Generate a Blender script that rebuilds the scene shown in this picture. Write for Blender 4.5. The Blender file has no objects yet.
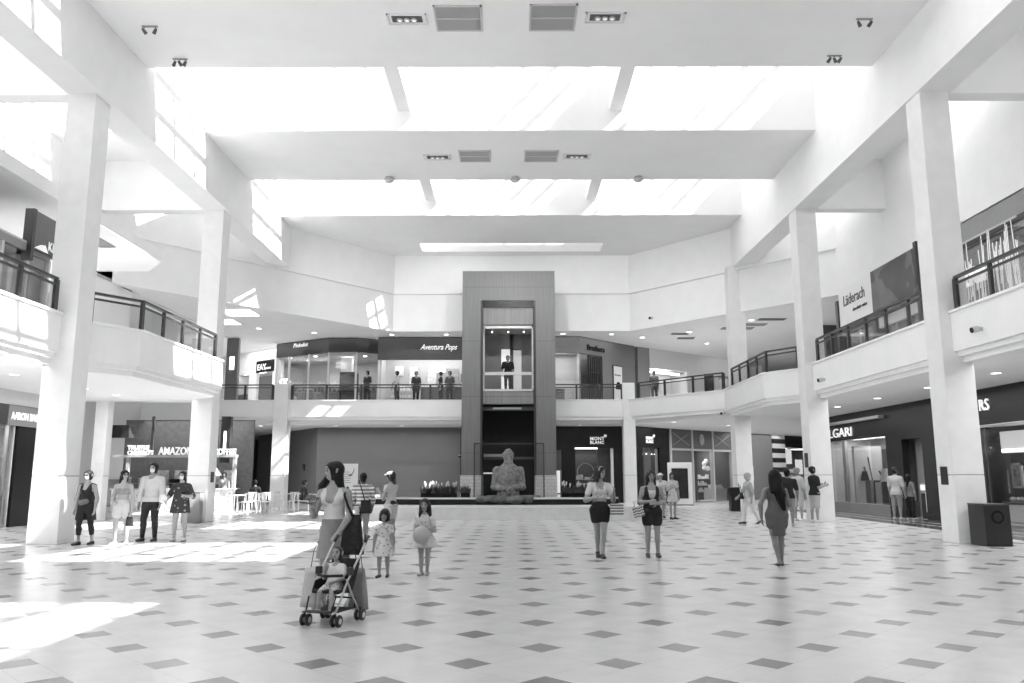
import bpy, bmesh, math, random
import numpy as np
from mathutils import Vector, Matrix
random.seed(7)
R = math.radians
COL = bpy.context.scene.collection
AX = -0.12                                   # the hall's axis

# ------------------------------------------------------------------ materials
MATS = {}
def mat(name, g, rough=0.6, spec=0.5, metal=0.0, emit=0.0, noise=0.0, nscale=6.0, bump=0.0, bscale=40.0):
    if name in MATS: return MATS[name]
    m = bpy.data.materials.new(name); m.use_nodes = True
    nt = m.node_tree; b = nt.nodes['Principled BSDF']
    b.inputs['Base Color'].default_value = (g, g, g, 1)
    b.inputs['Roughness'].default_value = rough
    b.inputs['Specular IOR Level'].default_value = spec
    b.inputs['Metallic'].default_value = metal
    if emit:
        b.inputs['Emission Color'].default_value = (1, 1, 1, 1)
        b.inputs['Emission Strength'].default_value = emit
    if noise or bump:
        tc = nt.nodes.new('ShaderNodeTexCoord')
    if noise:
        n = nt.nodes.new('ShaderNodeTexNoise'); n.inputs['Scale'].default_value = nscale; n.inputs['Detail'].default_value = 5
        r = nt.nodes.new('ShaderNodeMapRange')
        r.inputs[1].default_value = 0.25; r.inputs[2].default_value = 0.75
        r.inputs[3].default_value = max(0, g * (1 - noise)); r.inputs[4].default_value = min(1, g * (1 + noise))
        c = nt.nodes.new('ShaderNodeCombineColor')
        nt.links.new(tc.outputs['Object'], n.inputs['Vector']); nt.links.new(n.outputs['Fac'], r.inputs[0])
        for i in range(3): nt.links.new(r.outputs[0], c.inputs[i])
        nt.links.new(c.outputs[0], b.inputs['Base Color'])
    if bump:
        n2 = nt.nodes.new('ShaderNodeTexNoise'); n2.inputs['Scale'].default_value = bscale
        bp = nt.nodes.new('ShaderNodeBump'); bp.inputs['Strength'].default_value = bump; bp.inputs['Distance'].default_value = 0.02
        nt.links.new(tc.outputs['Object'], n2.inputs['Vector']); nt.links.new(n2.outputs['Fac'], bp.inputs['Height'])
        nt.links.new(bp.outputs[0], b.inputs['Normal'])
    MATS[name] = m
    return m

class NT:
    """small helper to write node graphs as expressions"""
    def __init__(s, name):
        s.m = bpy.data.materials.new(name); s.m.use_nodes = True; s.t = s.m.node_tree
        s.b = s.t.nodes['Principled BSDF']; MATS[name] = s.m
    def n(s, kind): return s.t.nodes.new(kind)
    def l(s, a, b): s.t.links.new(a, b)
    def math(s, op, a, b=None, c=None):
        x = s.n('ShaderNodeMath'); x.operation = op
        for i, v in enumerate((a, b, c)):
            if v is None: continue
            if isinstance(v, (int, float)): x.inputs[i].default_value = v
            else: s.l(v, x.inputs[i])
        return x.outputs[0]
    def coord(s, kind='Object'):
        tc = s.n('ShaderNodeTexCoord'); sx = s.n('ShaderNodeSeparateXYZ'); s.l(tc.outputs[kind], sx.inputs[0])
        s.tc = tc.outputs[kind]
        return sx.outputs
    def noise(s, scale, detail=4, vec=None):
        x = s.n('ShaderNodeTexNoise'); x.inputs['Scale'].default_value = scale; x.inputs['Detail'].default_value = detail
        s.l(vec or s.tc, x.inputs['Vector']); return x.outputs['Fac']
    def mixf(s, f, a, b):
        x = s.n('ShaderNodeMix'); x.data_type = 'FLOAT'
        for i, v in ((0, f), (2, a), (3, b)):
            if isinstance(v, (int, float)): x.inputs[i].default_value = v
            else: s.l(v, x.inputs[i])
        return x.outputs[0]
    def gray(s, v, inp='Base Color'):
        c = s.n('ShaderNodeCombineColor')
        for i in range(3): s.l(v, c.inputs[i])
        s.l(c.outputs[0], s.b.inputs[inp])

def mat_floor():
    t = NT('floor_tile'); x, y, z = t.coord()
    P = 0.63 * math.sqrt(2)                   # pitch of the turned grid
    u = t.math('MULTIPLY', t.math('ADD', t.math('SUBTRACT', x, 0.24), t.math('SUBTRACT', y, 7.72)), 1 / math.sqrt(2) / P)
    v = t.math('MULTIPLY', t.math('SUBTRACT', t.math('SUBTRACT', y, 7.72), t.math('SUBTRACT', x, 0.24)), 1 / math.sqrt(2) / P)
    fu = t.math('ABSOLUTE', t.math('SUBTRACT', u, t.math('ROUND', u)))
    fv = t.math('ABSOLUTE', t.math('SUBTRACT', v, t.math('ROUND', v)))
    d = 0.142 / P
    dot = t.math('MULTIPLY', t.math('LESS_THAN', fu, d), t.math('LESS_THAN', fv, d))
    g1 = t.math('LESS_THAN', t.math('ABSOLUTE', t.math('SUBTRACT', fu, d)), 0.0035)
    g2 = t.math('LESS_THAN', t.math('ABSOLUTE', t.math('SUBTRACT', fv, d)), 0.0035)
    grout = t.math('MAXIMUM', g1, g2)
    # every dark dot has its own tone
    cv = t.n('ShaderNodeCombineXYZ'); t.l(t.math('ROUND', u), cv.inputs[0]); t.l(t.math('ROUND', v), cv.inputs[1])
    wn = t.n('ShaderNodeTexWhiteNoise'); wn.noise_dimensions = '2D'; t.l(cv.outputs[0], wn.inputs['Vector'])
    tone = t.math('MULTIPLY_ADD', wn.outputs['Value'], 0.10, 0.14)
    n = t.noise(3.0, 6)
    n2 = t.noise(60.0, 3)
    light = t.math('ADD', t.math('MULTIPLY_ADD', n, 0.10, 0.47), t.math('MULTIPLY', n2, 0.04))
    dark = t.math('ADD', tone, t.math('MULTIPLY', n2, 0.03))
    c = t.mixf(dot, t.mixf(t.math('MULTIPLY', grout, 0.35), light, 0.2), dark)
    t.gray(c)
    t.b.inputs['Roughness'].default_value = 0.16
    t.l(t.math('MULTIPLY_ADD', n, 0.12, 0.17), t.b.inputs['Roughness'])
    t.b.inputs['Specular IOR Level'].default_value = 0.40
    return t.m

def mat_glass(name, tint=0.9, refl=0.10):
    m = bpy.data.materials.new(name); m.use_nodes = True; nt = m.node_tree
    for n in list(nt.nodes):
        if n.type != 'OUTPUT_MATERIAL': nt.nodes.remove(n)
    o = [n for n in nt.nodes if n.type == 'OUTPUT_MATERIAL'][0]
    t = nt.nodes.new('ShaderNodeBsdfTransparent'); t.inputs[0].default_value = (tint, tint, tint, 1)
    g = nt.nodes.new('ShaderNodeBsdfGlossy'); g.inputs['Roughness'].default_value = 0.02
    f = nt.nodes.new('ShaderNodeLayerWeight'); f.inputs[0].default_value = 0.35
    mm = nt.nodes.new('ShaderNodeMath'); mm.operation = 'MULTIPLY_ADD'
    mm.inputs[1].default_value = 0.32; mm.inputs[2].default_value = refl; mm.use_clamp = True
    x = nt.nodes.new('ShaderNodeMixShader')
    nt.links.new(f.outputs['Fresnel'], mm.inputs[0]); nt.links.new(mm.outputs[0], x.inputs[0])
    nt.links.new(t.outputs[0], x.inputs[1]); nt.links.new(g.outputs[0], x.inputs[2]); nt.links.new(x.outputs[0], o.inputs[0])
    MATS[name] = m
    return m

def mat_stripes(name, axis, period, a, b, duty=0.5, phase=0.0, rough=0.7, wave=0.0):
    t = NT(name); c = t.coord()
    s = t.math('MULTIPLY_ADD', c['XYZ'.index(axis)], 1 / period, phase)
    if wave: s = t.math('ADD', s, t.math('MULTIPLY', t.math('SINE', t.math('MULTIPLY', c[0], 60.0)), wave))
    f = t.math('LESS_THAN', t.math('FRACT', s), duty)
    t.gray(t.mixf(f, a, b)); t.b.inputs['Roughness'].default_value = rough
    return t.m

def mat_floral(name, ground, fig, scale=14.0, thr=0.42, fig2=None, rough=0.8):
    t = NT(name); t.coord()
    vo = t.n('ShaderNodeTexVoronoi'); vo.inputs['Scale'].default_value = scale; t.l(t.tc, vo.inputs['Vector'])
    n = t.noise(scale * 2.2, 3)
    f = t.math('LESS_THAN', t.math('ADD', vo.outputs['Distance'], t.math('MULTIPLY', n, 0.25)), thr)
    c = t.mixf(f, ground, fig)
    if fig2 is not None:
        f2 = t.math('GREATER_THAN', t.noise(scale * 0.9, 2), 0.6)
        c = t.mixf(f2, c, fig2)
    t.gray(c); t.b.inputs['Roughness'].default_value = rough
    return t.m

def mat_panelwood(name, g):
    """vertically grained veneer panels with joints"""
    t = NT(name); x, y, z = t.coord()
    mp = t.n('ShaderNodeMapping'); mp.inputs['Scale'].default_value = (9, 9, 0.35); t.l(t.tc, mp.inputs['Vector'])
    n = t.noise(1.6, 6, mp.outputs[0])
    base = t.math('MULTIPLY_ADD', n, 0.30 * g * 2, g * 0.70)
    fz = t.math('FRACT', t.math('MULTIPLY_ADD', z, 1 / 2.62, 0.02))
    jz = t.math('LESS_THAN', fz, 0.006)
    t.gray(t.mixf(jz, base, g * 0.35))
    t.b.inputs['Roughness'].default_value = 0.45
    return t.m

def mat_tilewall(name, g, w=0.30, h=0.15):
    t = NT(name); t.coord()
    mp = t.n('ShaderNodeMapping'); mp.inputs['Rotation'].default_value = (R(90), 0, 0); t.l(t.tc, mp.inputs['Vector'])
    b = t.n('ShaderNodeTexBrick'); b.inputs['Scale'].default_value = 1.0
    b.inputs['Brick Width'].default_value = w; b.inputs['Row Height'].default_value = h; b.inputs['Mortar Size'].default_value = 0.006
    b.inputs['Color1'].default_value = (g, g, g, 1); b.inputs['Color2'].default_value = (g * .92, g * .92, g * .92, 1); b.inputs['Mortar'].default_value = (g * .45,) * 3 + (1,)
    t.l(mp.outputs[0], b.inputs['Vector']); t.l(b.outputs['Color'], t.b.inputs['Base Color'])
    t.b.inputs['Roughness'].default_value = 0.35
    return t.m

WHITE = mat('white_plaster', 0.87, 0.75, 0.3, noise=0.025, nscale=1.5)
CEIL = mat('ceiling_plaster', 0.88, 0.85, 0.2, noise=0.02, nscale=1.2)
STONE = mat('column_stone', 0.80, 0.45, 0.4, noise=0.04, nscale=3)
JOINT = mat('joint_dark', 0.22, 0.8)
FLOOR = mat_floor()
HOARD = mat('hoarding_gray', 0.16, 0.7, 0.3, noise=0.06, nscale=0.6)
BLACK = mat('black_granite', 0.014, 0.25, 0.3, noise=0.3, nscale=20)
DARKM = mat('dark_metal', 0.035, 0.35, 0.5, noise=0.1)
STEEL = mat('brushed_steel', 0.55, 0.3, 0.5, metal=1.0)
PALEM = mat('pale_metal', 0.55, 0.4, 0.5)
MIDG = mat('mid_gray_paint', 0.30, 0.6, noise=0.04)
LTG = mat('light_gray_paint', 0.55, 0.6, noise=0.03)
DKG = mat('dark_gray_paint', 0.10, 0.5, noise=0.05)
LETTER = mat('white_letter', 0.85, 0.5, emit=0.3)
LAMP = mat('lamp_lens', 0.9, 0.5, emit=6.0)
PANEL_LIT = mat('luminous_panel', 0.9, 0.5, emit=3.0)
GLASS = mat_glass('clear_glass', 0.93, 0.0)
SHOPGLASS = mat_glass('shop_glass', 0.88, 0.05)
SKYGLASS = mat_glass('skylight_glass', 0.96, 0.02)
WOOD = mat_panelwood('tower_veneer', 0.165)
TILEW = mat_tilewall('white_tile', 0.62)

# ------------------------------------------------------------------ mesh helpers
class MB:
    def __init__(s): s.bm = bmesh.new()
    def box(s, x0, x1, y0, y1, z0, z1, bev=0.0):
        r = bmesh.ops.create_cube(s.bm, size=1.0)
        vs = r['verts']
        for v in vs:
            v.co = Vector((x0 + (v.co.x + .5) * (x1 - x0), y0 + (v.co.y + .5) * (y1 - y0), z0 + (v.co.z + .5) * (z1 - z0)))
        if bev:
            es = {e for v in vs for e in v.link_edges}
            bmesh.ops.bevel(s.bm, geom=list(es), offset=bev, segments=2, affect='EDGES', profile=0.5)
        return s
    def prism(s, pts, z0, z1):
        n = len(pts)
        a = [s.bm.verts.new((p[0], p[1], z0)) for p in pts]; b = [s.bm.verts.new((p[0], p[1], z1)) for p in pts]
        s.bm.faces.new(a[::-1]); s.bm.faces.new(b)
        for i in range(n):
            j = (i + 1) % n; s.bm.faces.new((a[i], a[j], b[j], b[i]))
        return s
    def tube(s, pts, r, seg=8, r2=None, caps=True):
        pts = [Vector(p) for p in pts]; rings = []
        n = len(pts)
        up = None
        for i, p in enumerate(pts):
            d = (pts[min(i + 1, n - 1)] - pts[max(i - 1, 0)]).normalized()
            if up is None:
                up = Vector((0, 0, 1)) if abs(d.z) < 0.9 else Vector((1, 0, 0))
            sx = d.cross(up).normalized(); up = sx.cross(d).normalized()
            rr = r if r2 is None else r + (r2 - r) * i / max(1, n - 1)
            if isinstance(r, (list, tuple)): rr = r[i]
            rings.append([s.bm.verts.new(p + sx * rr * math.cos(t) + up * rr * math.sin(t)) for t in [2 * math.pi * k / seg for k in range(seg)]])
        for i in range(n - 1):
            for k in range(seg):
                s.bm.faces.new((rings[i][k], rings[i][(k + 1) % seg], rings[i + 1][(k + 1) % seg], rings[i + 1][k]))
        if caps:
            s.bm.faces.new(rings[0][::-1]); s.bm.faces.new(rings[-1])
        return s
    def lathe(s, prof, c=(0, 0, 0), seg=20, axis='z', caps=True):
        c = Vector(c); rings = []
        for (r, h) in prof:
            ring = []
            for k in range(seg):
                t = 2 * math.pi * k / seg; a, b = r * math.cos(t), r * math.sin(t)
                v = {'z': (a, b, h), 'x': (h, a, b), 'y': (a, h, -b)}[axis]
                ring.append(s.bm.verts.new(c + Vector(v)))
            rings.append(ring)
        for i in range(len(rings) - 1):
            for k in range(seg):
                s.bm.faces.new((rings[i][k], rings[i][(k + 1) % seg], rings[i + 1][(k + 1) % seg], rings[i + 1][k]))
        if caps:
            s.bm.faces.new(rings[0][::-1]); s.bm.faces.new(rings[-1])
        return s
    def quad(s, a, b, c, d):
        s.bm.faces.new([s.bm.verts.new(p) for p in (a, b, c, d)]); return s
    def bar(s, a, b, w, h):
        """rectangular bar from a to b, w wide (horizontal) and h tall"""
        a, b = Vector(a), Vector(b); d = (b - a).normalized()
        sx = d.cross(Vector((0, 0, 1)))
        sx = Vector((1, 0, 0)) if sx.length < 1e-4 else sx.normalized()
        up = sx.cross(d).normalized()
        q = [[s.bm.verts.new(p + sx * i * w / 2 + up * j * h / 2) for i, j in ((-1, -1), (1, -1), (1, 1), (-1, 1))] for p in (a, b)]
        s.bm.faces.new(q[0][::-1]); s.bm.faces.new(q[1])
        for k in range(4): s.bm.faces.new((q[0][k], q[0][(k + 1) % 4], q[1][(k + 1) % 4], q[1][k]))
        return s
    def sweep(s, prof, path, closed_prof=True):
        """sweep a profile (offset to the LEFT of travel, z) along a plan path with mitred corners"""
        P = [Vector((p[0], p[1])) for p in path]; rings = []
        for i, p in enumerate(P):
            def nrm(a, b):
                d = (b - a).normalized(); return Vector((-d.y, d.x))
            if i == 0: m = nrm(P[0], P[1])
            elif i == len(P) - 1: m = nrm(P[-2], P[-1])
            else:
                a, b = nrm(P[i - 1], P[i]), nrm(P[i], P[i + 1]); m = (a + b) / (1 + a.dot(b))
            rings.append([s.bm.verts.new((p.x + m.x * o, p.y + m.y * o, z)) for o, z in prof])
        n = len(prof)
        for i in range(len(P) - 1):
            for k in range(n):
                s.bm.faces.new((rings[i][k], rings[i][(k + 1) % n], rings[i + 1][(k + 1) % n], rings[i + 1][k]))
        s.bm.faces.new(rings[0][::-1]); s.bm.faces.new(rings[-1])
        return s
    def build(s, name, m, parent=None, smooth=False, loc=None, rotz=None):
        me = bpy.data.meshes.new(name)
        bmesh.ops.recalc_face_normals(s.bm, faces=s.bm.faces)
        s.bm.to_mesh(me); s.bm.free()
        if smooth:
            for p in me.polygons: p.use_smooth = True
        me.materials.append(m)
        o = bpy.data.objects.new(name, me); COL.objects.link(o)
        if parent is not None: o.parent = parent
        if loc is not None: o.location = loc
        if rotz is not None: o.rotation_euler = (0, 0, rotz)
        return o

def tag(o, label=None, cat=None, group=None, kind=None):
    if label: o['label'] = label
    if cat: o['category'] = cat
    if group: o['group'] = group
    if kind: o['kind'] = kind
    return o
def thing(name, label, cat, loc=(0, 0, 0), rotz=0.0, group=None):
    o = bpy.data.objects.new(name, None); COL.objects.link(o)
    o.empty_display_size = 0.2
    o.location = loc; o.rotation_euler = (0, 0, rotz)
    return tag(o, label, cat, group)
def struct(name, mb, m, label=None):
    o = mb.build(name, m); o['kind'] = 'structure'
    if label: o['label'] = label
    return o
def B(x0, x1, y0, y1, z0, z1, bev=0.0): return MB().box(x0, x1, y0, y1, z0, z1, bev)
def kids(o): return [c for c in bpy.data.objects if c.parent is o]
def copy_tree(o, label=None, loc=None, rotz=None, parent=None):
    c = o.copy(); COL.objects.link(c)
    if parent is not None: c.parent = parent
    if label: c['label'] = label
    if loc is not None: c.location = loc
    if rotz is not None: c.rotation_euler = (0, 0, rotz)
    for ch in kids(o): copy_tree(ch, parent=c)
    return c
def text_mesh(s, size, extrude=0.01, shear=0.0, spacing=1.0, align='LEFT', bold=0.0, line=1.0):
    cu = bpy.data.curves.new('t', 'FONT'); cu.body = s; cu.size = size; cu.extrude = extrude; cu.shear = shear
    cu.space_character = spacing; cu.align_x = align; cu.offset = bold; cu.space_line = line; cu.resolution_u = 3
    ob = bpy.data.objects.new('t', cu); COL.objects.link(ob)
    bpy.context.view_layer.update()
    me = bpy.data.meshes.new_from_object(ob.evaluated_get(bpy.context.evaluated_depsgraph_get()))
    bpy.data.objects.remove(ob); bpy.data.curves.remove(cu)
    return me
def text(name, s, loc, ang, size, m, parent=None, sx=1.0, width=None, **k):
    me = text_mesh(s, size, **k)
    if width:
        xs = [v.co.x for v in me.vertices]; sx = width / (max(xs) - min(xs))
    me.materials.clear(); me.materials.append(m)
    o = bpy.data.objects.new(name, me); COL.objects.link(o)
    o.location = loc; o.rotation_euler = (R(90), 0, ang); o.scale = (sx, 1, 1)
    if parent is not None: o.parent = parent
    return o
SKY, SUN, LAMPW, WALLFILLW, EXPO = 1.8, 32.0, 0.42, 75, 0.42
# ------------------------------------------------------------------ camera, sun, sky
sc = bpy.context.scene
cam = bpy.data.cameras.new('camera'); co = bpy.data.objects.new('camera', cam); COL.objects.link(co)
cam.sensor_width = 36; cam.lens = 808 / 1024 * 36; cam.clip_end = 300; cam.clip_start = 0.05
pitch = math.atan(133.8 / 808)
co.location = (0, 0, 1.55)
co.rotation_euler = (Matrix.Rotation(R(0.14), 4, 'Z') @ Matrix.Rotation(R(90) + pitch, 4, 'X') @ Matrix.Rotation(R(-0.07), 4, 'Z')).to_euler()
sc.camera = co
sc.view_settings.view_transform = 'Standard'; sc.view_settings.look = 'None'
sc.view_settings.gamma = 1; sc.view_settings.use_curve_mapping = False
sc.view_settings.exposure = EXPO
sc.cycles.use_denoising = True
sc.cycles.max_bounces = 10; sc.cycles.diffuse_bounces = 6; sc.cycles.glossy_bounces = 4; sc.cycles.transparent_max_bounces = 16
sc.cycles.sample_clamp_indirect = 6.0
sc.cycles.caustics_reflective = False; sc.cycles.caustics_refractive = False

w = bpy.data.worlds.new('sky'); sc.world = w; w.use_nodes = True
bg = w.node_tree.nodes['Background']; bg.inputs[0].default_value = (1, 1, 1, 1); bg.inputs[1].default_value = SKY
# an overcast-bright sky, strongest overhead
_t = w.node_tree; _g = _t.nodes.new('ShaderNodeTexCoord'); _s = _t.nodes.new('ShaderNodeSeparateXYZ'); _t.links.new(_g.outputs['Generated'], _s.inputs[0])
_m = _t.nodes.new('ShaderNodeMath'); _m.operation = 'MAXIMUM'; _m.inputs[1].default_value = 0; _t.links.new(_s.outputs[2], _m.inputs[0])
_p = _t.nodes.new('ShaderNodeMath'); _p.operation = 'POWER'; _p.inputs[1].default_value = 3; _t.links.new(_m.outputs[0], _p.inputs[0])
_a = _t.nodes.new('ShaderNodeMath'); _a.operation = 'MULTIPLY_ADD'; _a.inputs[1].default_value = .3 * SKY; _a.inputs[2].default_value = .7 * SKY; _t.links.new(_p.outputs[0], _a.inputs[0]); _t.links.new(_a.outputs[0], bg.inputs[1])
sd = Vector((-0.95, 0.205, -1.0)).normalized()
sl = bpy.data.lights.new('sun', 'SUN'); sl.energy = SUN; sl.angle = R(0.6)
so = bpy.data.objects.new('sun', sl); COL.objects.link(so)
so.rotation_euler = sd.to_track_quat('-Z', 'Y').to_euler(); so.location = (20, 0, 30)

def area(name, loc, sx, sy, e, rot=(0, 0, 0), portal=False, spread=None):
    l = bpy.data.lights.new(name, 'AREA'); l.shape = 'RECTANGLE'; l.size = sx; l.size_y = sy; l.energy = e
    if portal: l.cycles.is_portal = True
    if spread: l.spread = spread
    o = bpy.data.objects.new(name, l); COL.objects.link(o); o.location = loc; o.rotation_euler = rot
    return o

# ------------------------------------------------------------------ the shell
XI = 10.2          # face of the columns and of the upper beams
ZC, ZG, ZB = 12.9, 15.3, 11.0
SLABS = [(-9.5, -5.6), (-1.3, 3.2), (7.7, 12.1), (16.7, 21.2), (25.45, 30.0), (34.35, 38.7)]
GAPS = [(-5.6, -1.3), (3.2, 7.7), (12.1, 16.7), (21.2, 25.45), (30.0, 34.35)]
struct('floor', B(-26, 28, -9, 72, -0.3, 0.0), FLOOR)
# dark polished border in front of the shops on the right, with thin light lines
for i, (x0, x1) in enumerate(((12.15, 12.85), (13.0, 13.5), (13.65, 14.4))):
    struct('trim_%d' % (i + 1), B(x0, x1, 16, 37.5, 0.0, 0.004), mat('floor_border', 0.10, 0.12, 0.5, noise=0.2, nscale=8))

def xb(a, b): return (AX + a, AX + b)
for i, (a, b) in enumerate(SLABS):
    struct('ceiling.%03d' % i, B(AX - XI - 0.2, AX + XI + 0.2, a, b, ZC, ZG), CEIL)
    for s in (-1, 1):
        x0, x1 = sorted((AX + s * (XI + 0.8), AX + s * 15.9))
        struct('ceiling.%d%02d' % (2 + (s > 0), i), B(x0, x1, a, b, ZC, ZG), CEIL)
# last slab: a slot skylight, then the roof over the back wall
ce = MB(); x0, x1 = AX - 4.55, AX + 4.55
ce.box(AX - XI - .2, x0, 38.7, 40.2, ZC, ZG); ce.box(x1, AX + XI + .2, 38.7, 40.2, ZC, ZG)
ce.box(AX - 16.2, AX + 16.2, 40.2, 43.5, ZC, ZG)
ce.box(AX - 16.2, AX - XI - .2, 34.35, 40.2, ZC, ZG); ce.box(AX + XI + .2, AX + 16.2, 34.35, 40.2, ZC, ZG)
struct('ceiling.400', ce, CEIL)
# long upper walls above the column lines, one opening between two columns
for s, nm in ((-1, 'left'), (1, 'right')):
    x0, x1 = sorted((AX + s * XI, AX + s * (XI + 0.85)))
    struct('wall_%s_upper' % nm, B(x0, x1, -9.5, 36.9, ZB, ZG), WHITE)
    # cross beams from each column to the outer wall
    for k, y in enumerate((1.4, 10.35, 19.35, 28.3)):
        xa, xo = sorted((AX + s * (XI + 0.5), AX + s * 15.6))
        struct('beam.%d%02d' % (s > 0, k), B(xa, xo, y - 0.3, y + 0.15, ZB + 0.02, ZC + 0.02), WHITE)

def skylight(x0, x1, y0, y1, label, pitch_=1.12, off=0.0):
    t = thing('skylight', label, 'skylight', ((x0 + x1) / 2, (y0 + y1) / 2, ZG - 0.1))
    cx, cy = (x0 + x1) / 2, (y0 + y1) / 2
    MB().box(x0 - cx, x1 - cx, y0 - cy, y1 - cy, 0.16, 0.18).build('glass_pane', SKYGLASS, t)
    n = int((x1 - x0) / pitch_); 
    f = MB()
    for k in range(1, n + 1):
        xx = x0 + (x1 - x0) * k / (n + 1)
        f.box(xx - cx - .06, xx - cx + .06, y0 - cy, y1 - cy, 0.0, 0.15)
    f.build('mullion', PALEM, t)
    for q in (0.30, 0.66):
        yy = y0 + (y1 - y0) * q - cy
        B(x0 - cx, x1 - cx, yy - .08, yy + .08, 0.0, 0.14).build('purlin', PALEM, t)
    return t
for i, (a, b) in enumerate(GAPS):
    skylight(AX - XI, AX + XI, a, b, ['wide glazed roof light at the far rear end, behind the viewer', 'wide glazed roof light behind the viewer', 'wide glazed roof light above the viewer, in front of the vented ceiling',
        'wide glazed roof light between the ceiling band with large gray vents and the next band', 'wide glazed roof light beyond the ceiling band with small vents'][i])
    area('skylight_portal', (AX, (a + b) / 2, ZG - 0.15), 2 * XI, b - a, 1.0, portal=True)
    for s in (-1, 1):
        x0, x1 = sorted((AX + s * (XI + 0.85), AX + s * 15.4))
        if s > 0: x1 = AX + 13.5
        skylight(x0, x1, a, b, 'narrow glazed roof light over the %s gallery, bay %s' % ('left' if s < 0 else 'right', ['at the rear end', 'behind the viewer', 'before the nearest columns', 'behind the nearest columns', 'behind the middle columns'][i]))
        area('skylight_portal', ((x0 + x1) / 2, (a + b) / 2, ZG - 0.15), x1 - x0, b - a, 1.0, portal=True)
    # two ribs crossing every roof light lengthways
    for s in (-1, 1):
        struct('beam.%d' % (500 + 10 * i + (s > 0)), B(AX + s * 3.55 - .22, AX + s * 3.55 + .22, a, b, 13.6, ZG - 0.1), WHITE)
skylight(AX - 4.55, AX + 4.55, 38.7, 40.2, 'short glazed slot light in the roof just before the back wall')
area('skylight_portal', (AX, 39.45, ZG - 0.15), 9.1, 1.5, 1.0, portal=True)

# columns
def column(x, y, w, z1, name='column'):
    h = w / 2
    mb = MB(); mb.box(x - h, x + h, y - h, y + h, 0.0, 1.538, 0.012); mb.box(x - h, x + h, y - h, y + h, 1.554, z1, 0.012)
    o = struct(name, mb, STONE)
    j = MB().box(x - h + .012, x + h - .012, y - h + .012, y + h - .012, 1.53, 1.56).build('groove', JOINT); j.parent = o
    return o
for y in (1.4, 10.35, 19.28, 28.28):
    for x_ in (-10.80, 10.49): column(x_, y, 0.72, ZB + 0.05)
column(10.2, 36.55, 0.72, ZB + 0.05)
column(5.9, 41.78, 0.62, 6.25)
column(-12.0, 41.85, 0.72, 6.25)
column(-14.65, 28.9, 0.44, 4.3)
column(-14.9, 19.6, 0.62, 4.3)

# galleries: slab edge (fascia) with a lip and a stepped moulding under it
ZL = 5.4
PROF = [(0.05, ZL), (0.05, ZL - .06), (0.0, ZL - .06), (0.0, 4.42), (-.09, 4.42), (-.09, 4.30), (-.2, 4.30), (-.2, 4.16), (-.5, 4.16), (-.5, ZL)]
PROF_B = [(0.05, ZL), (0.05, ZL - .06), (0.0, ZL - .06), (0.0, 4.52), (-.09, 4.52), (-.09, 4.36), (-.5, 4.36), (-.5, ZL)]
RP = [(10.4, -9), (10.4, 29.3), (9.5, 30.6), (9.55, 36.6)]
DP = [(9.62, 36.75), (5.85, 41.55), (-15.5, 41.6)]
LP = [(-10.8, 28.9), (-10.8, 28.0), (-9.85, 27.1), (-9.95, 21.25), (-10.8, 20.1), (-10.8, -9)]
struct('trim_10', MB().sweep(PROF, RP), WHITE)
struct('trim_11', MB().sweep(PROF_B, DP), WHITE)
struct('trim_12', MB().sweep(PROF, LP), WHITE)
struct('trim_13', MB().sweep(PROF, [(-19.5, 28.9), (-10.8, 28.9)][::1]), WHITE)
# slabs (walking surface 5.3, ceilings below at 4.16)
struct('floor_gallery_right', MB().prism([(10.8, -9), (18, -9), (18, 37.2), (9.9, 37.2), (9.9, 30.8), (10.8, 29.6)], 4.17, 5.3), CEIL)
struct('floor_gallery_left', MB().prism([(-11.2, -9), (-11.2, 20.3), (-10.35, 21.4), (-10.25, 27.0), (-11.2, 27.9), (-11.2, 28.5), (-19.5, 28.5), (-19.5, -9)], 4.17, 5.3), CEIL)
struct('floor_gallery_back', MB().prism([(-22, 42.0), (6.1, 42.0), (9.9, 37.25), (16, 37.25), (26, 52), (26, 66), (-22, 66)], 4.17, 5.3), CEIL)

# upper back band: a drop beam under the roof wall, octagonal in plan
UP = [(13.6, 32.3), (AX + 6.1, 41.0), (AX - 6.1, 41.0), (-15.7, 29.9)]
struct('wall_back_upper', MB().sweep([(0, ZC + .1), (0, 10.85), (-.35, 10.85), (-.35, ZC + .1)], UP), WHITE)
struct('trim_20', MB().sweep([(-.12, 10.86), (-.12, 8.9), (-.6, 8.9), (-.6, 10.86)], UP), WHITE)
struct('ceiling_gallery_back', MB().prism([(-22, 29.0), (-15.8, 30.05), (AX - 6.1, 41.16), (AX + 6.1, 41.16), (13.6, 32.5), (26, 32.7), (26, 66), (-22, 66)], 8.95, 9.25), CEIL)
# shelf over the left gallery's shops
struct('ceiling_gallery_left', MB().prism([(-15.7, -9), (-12.3, -9), (-12.3, 27.3), (-13.3, 28.6), (-15.7, 28.6)], 8.9, 9.3), CEIL)

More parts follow.
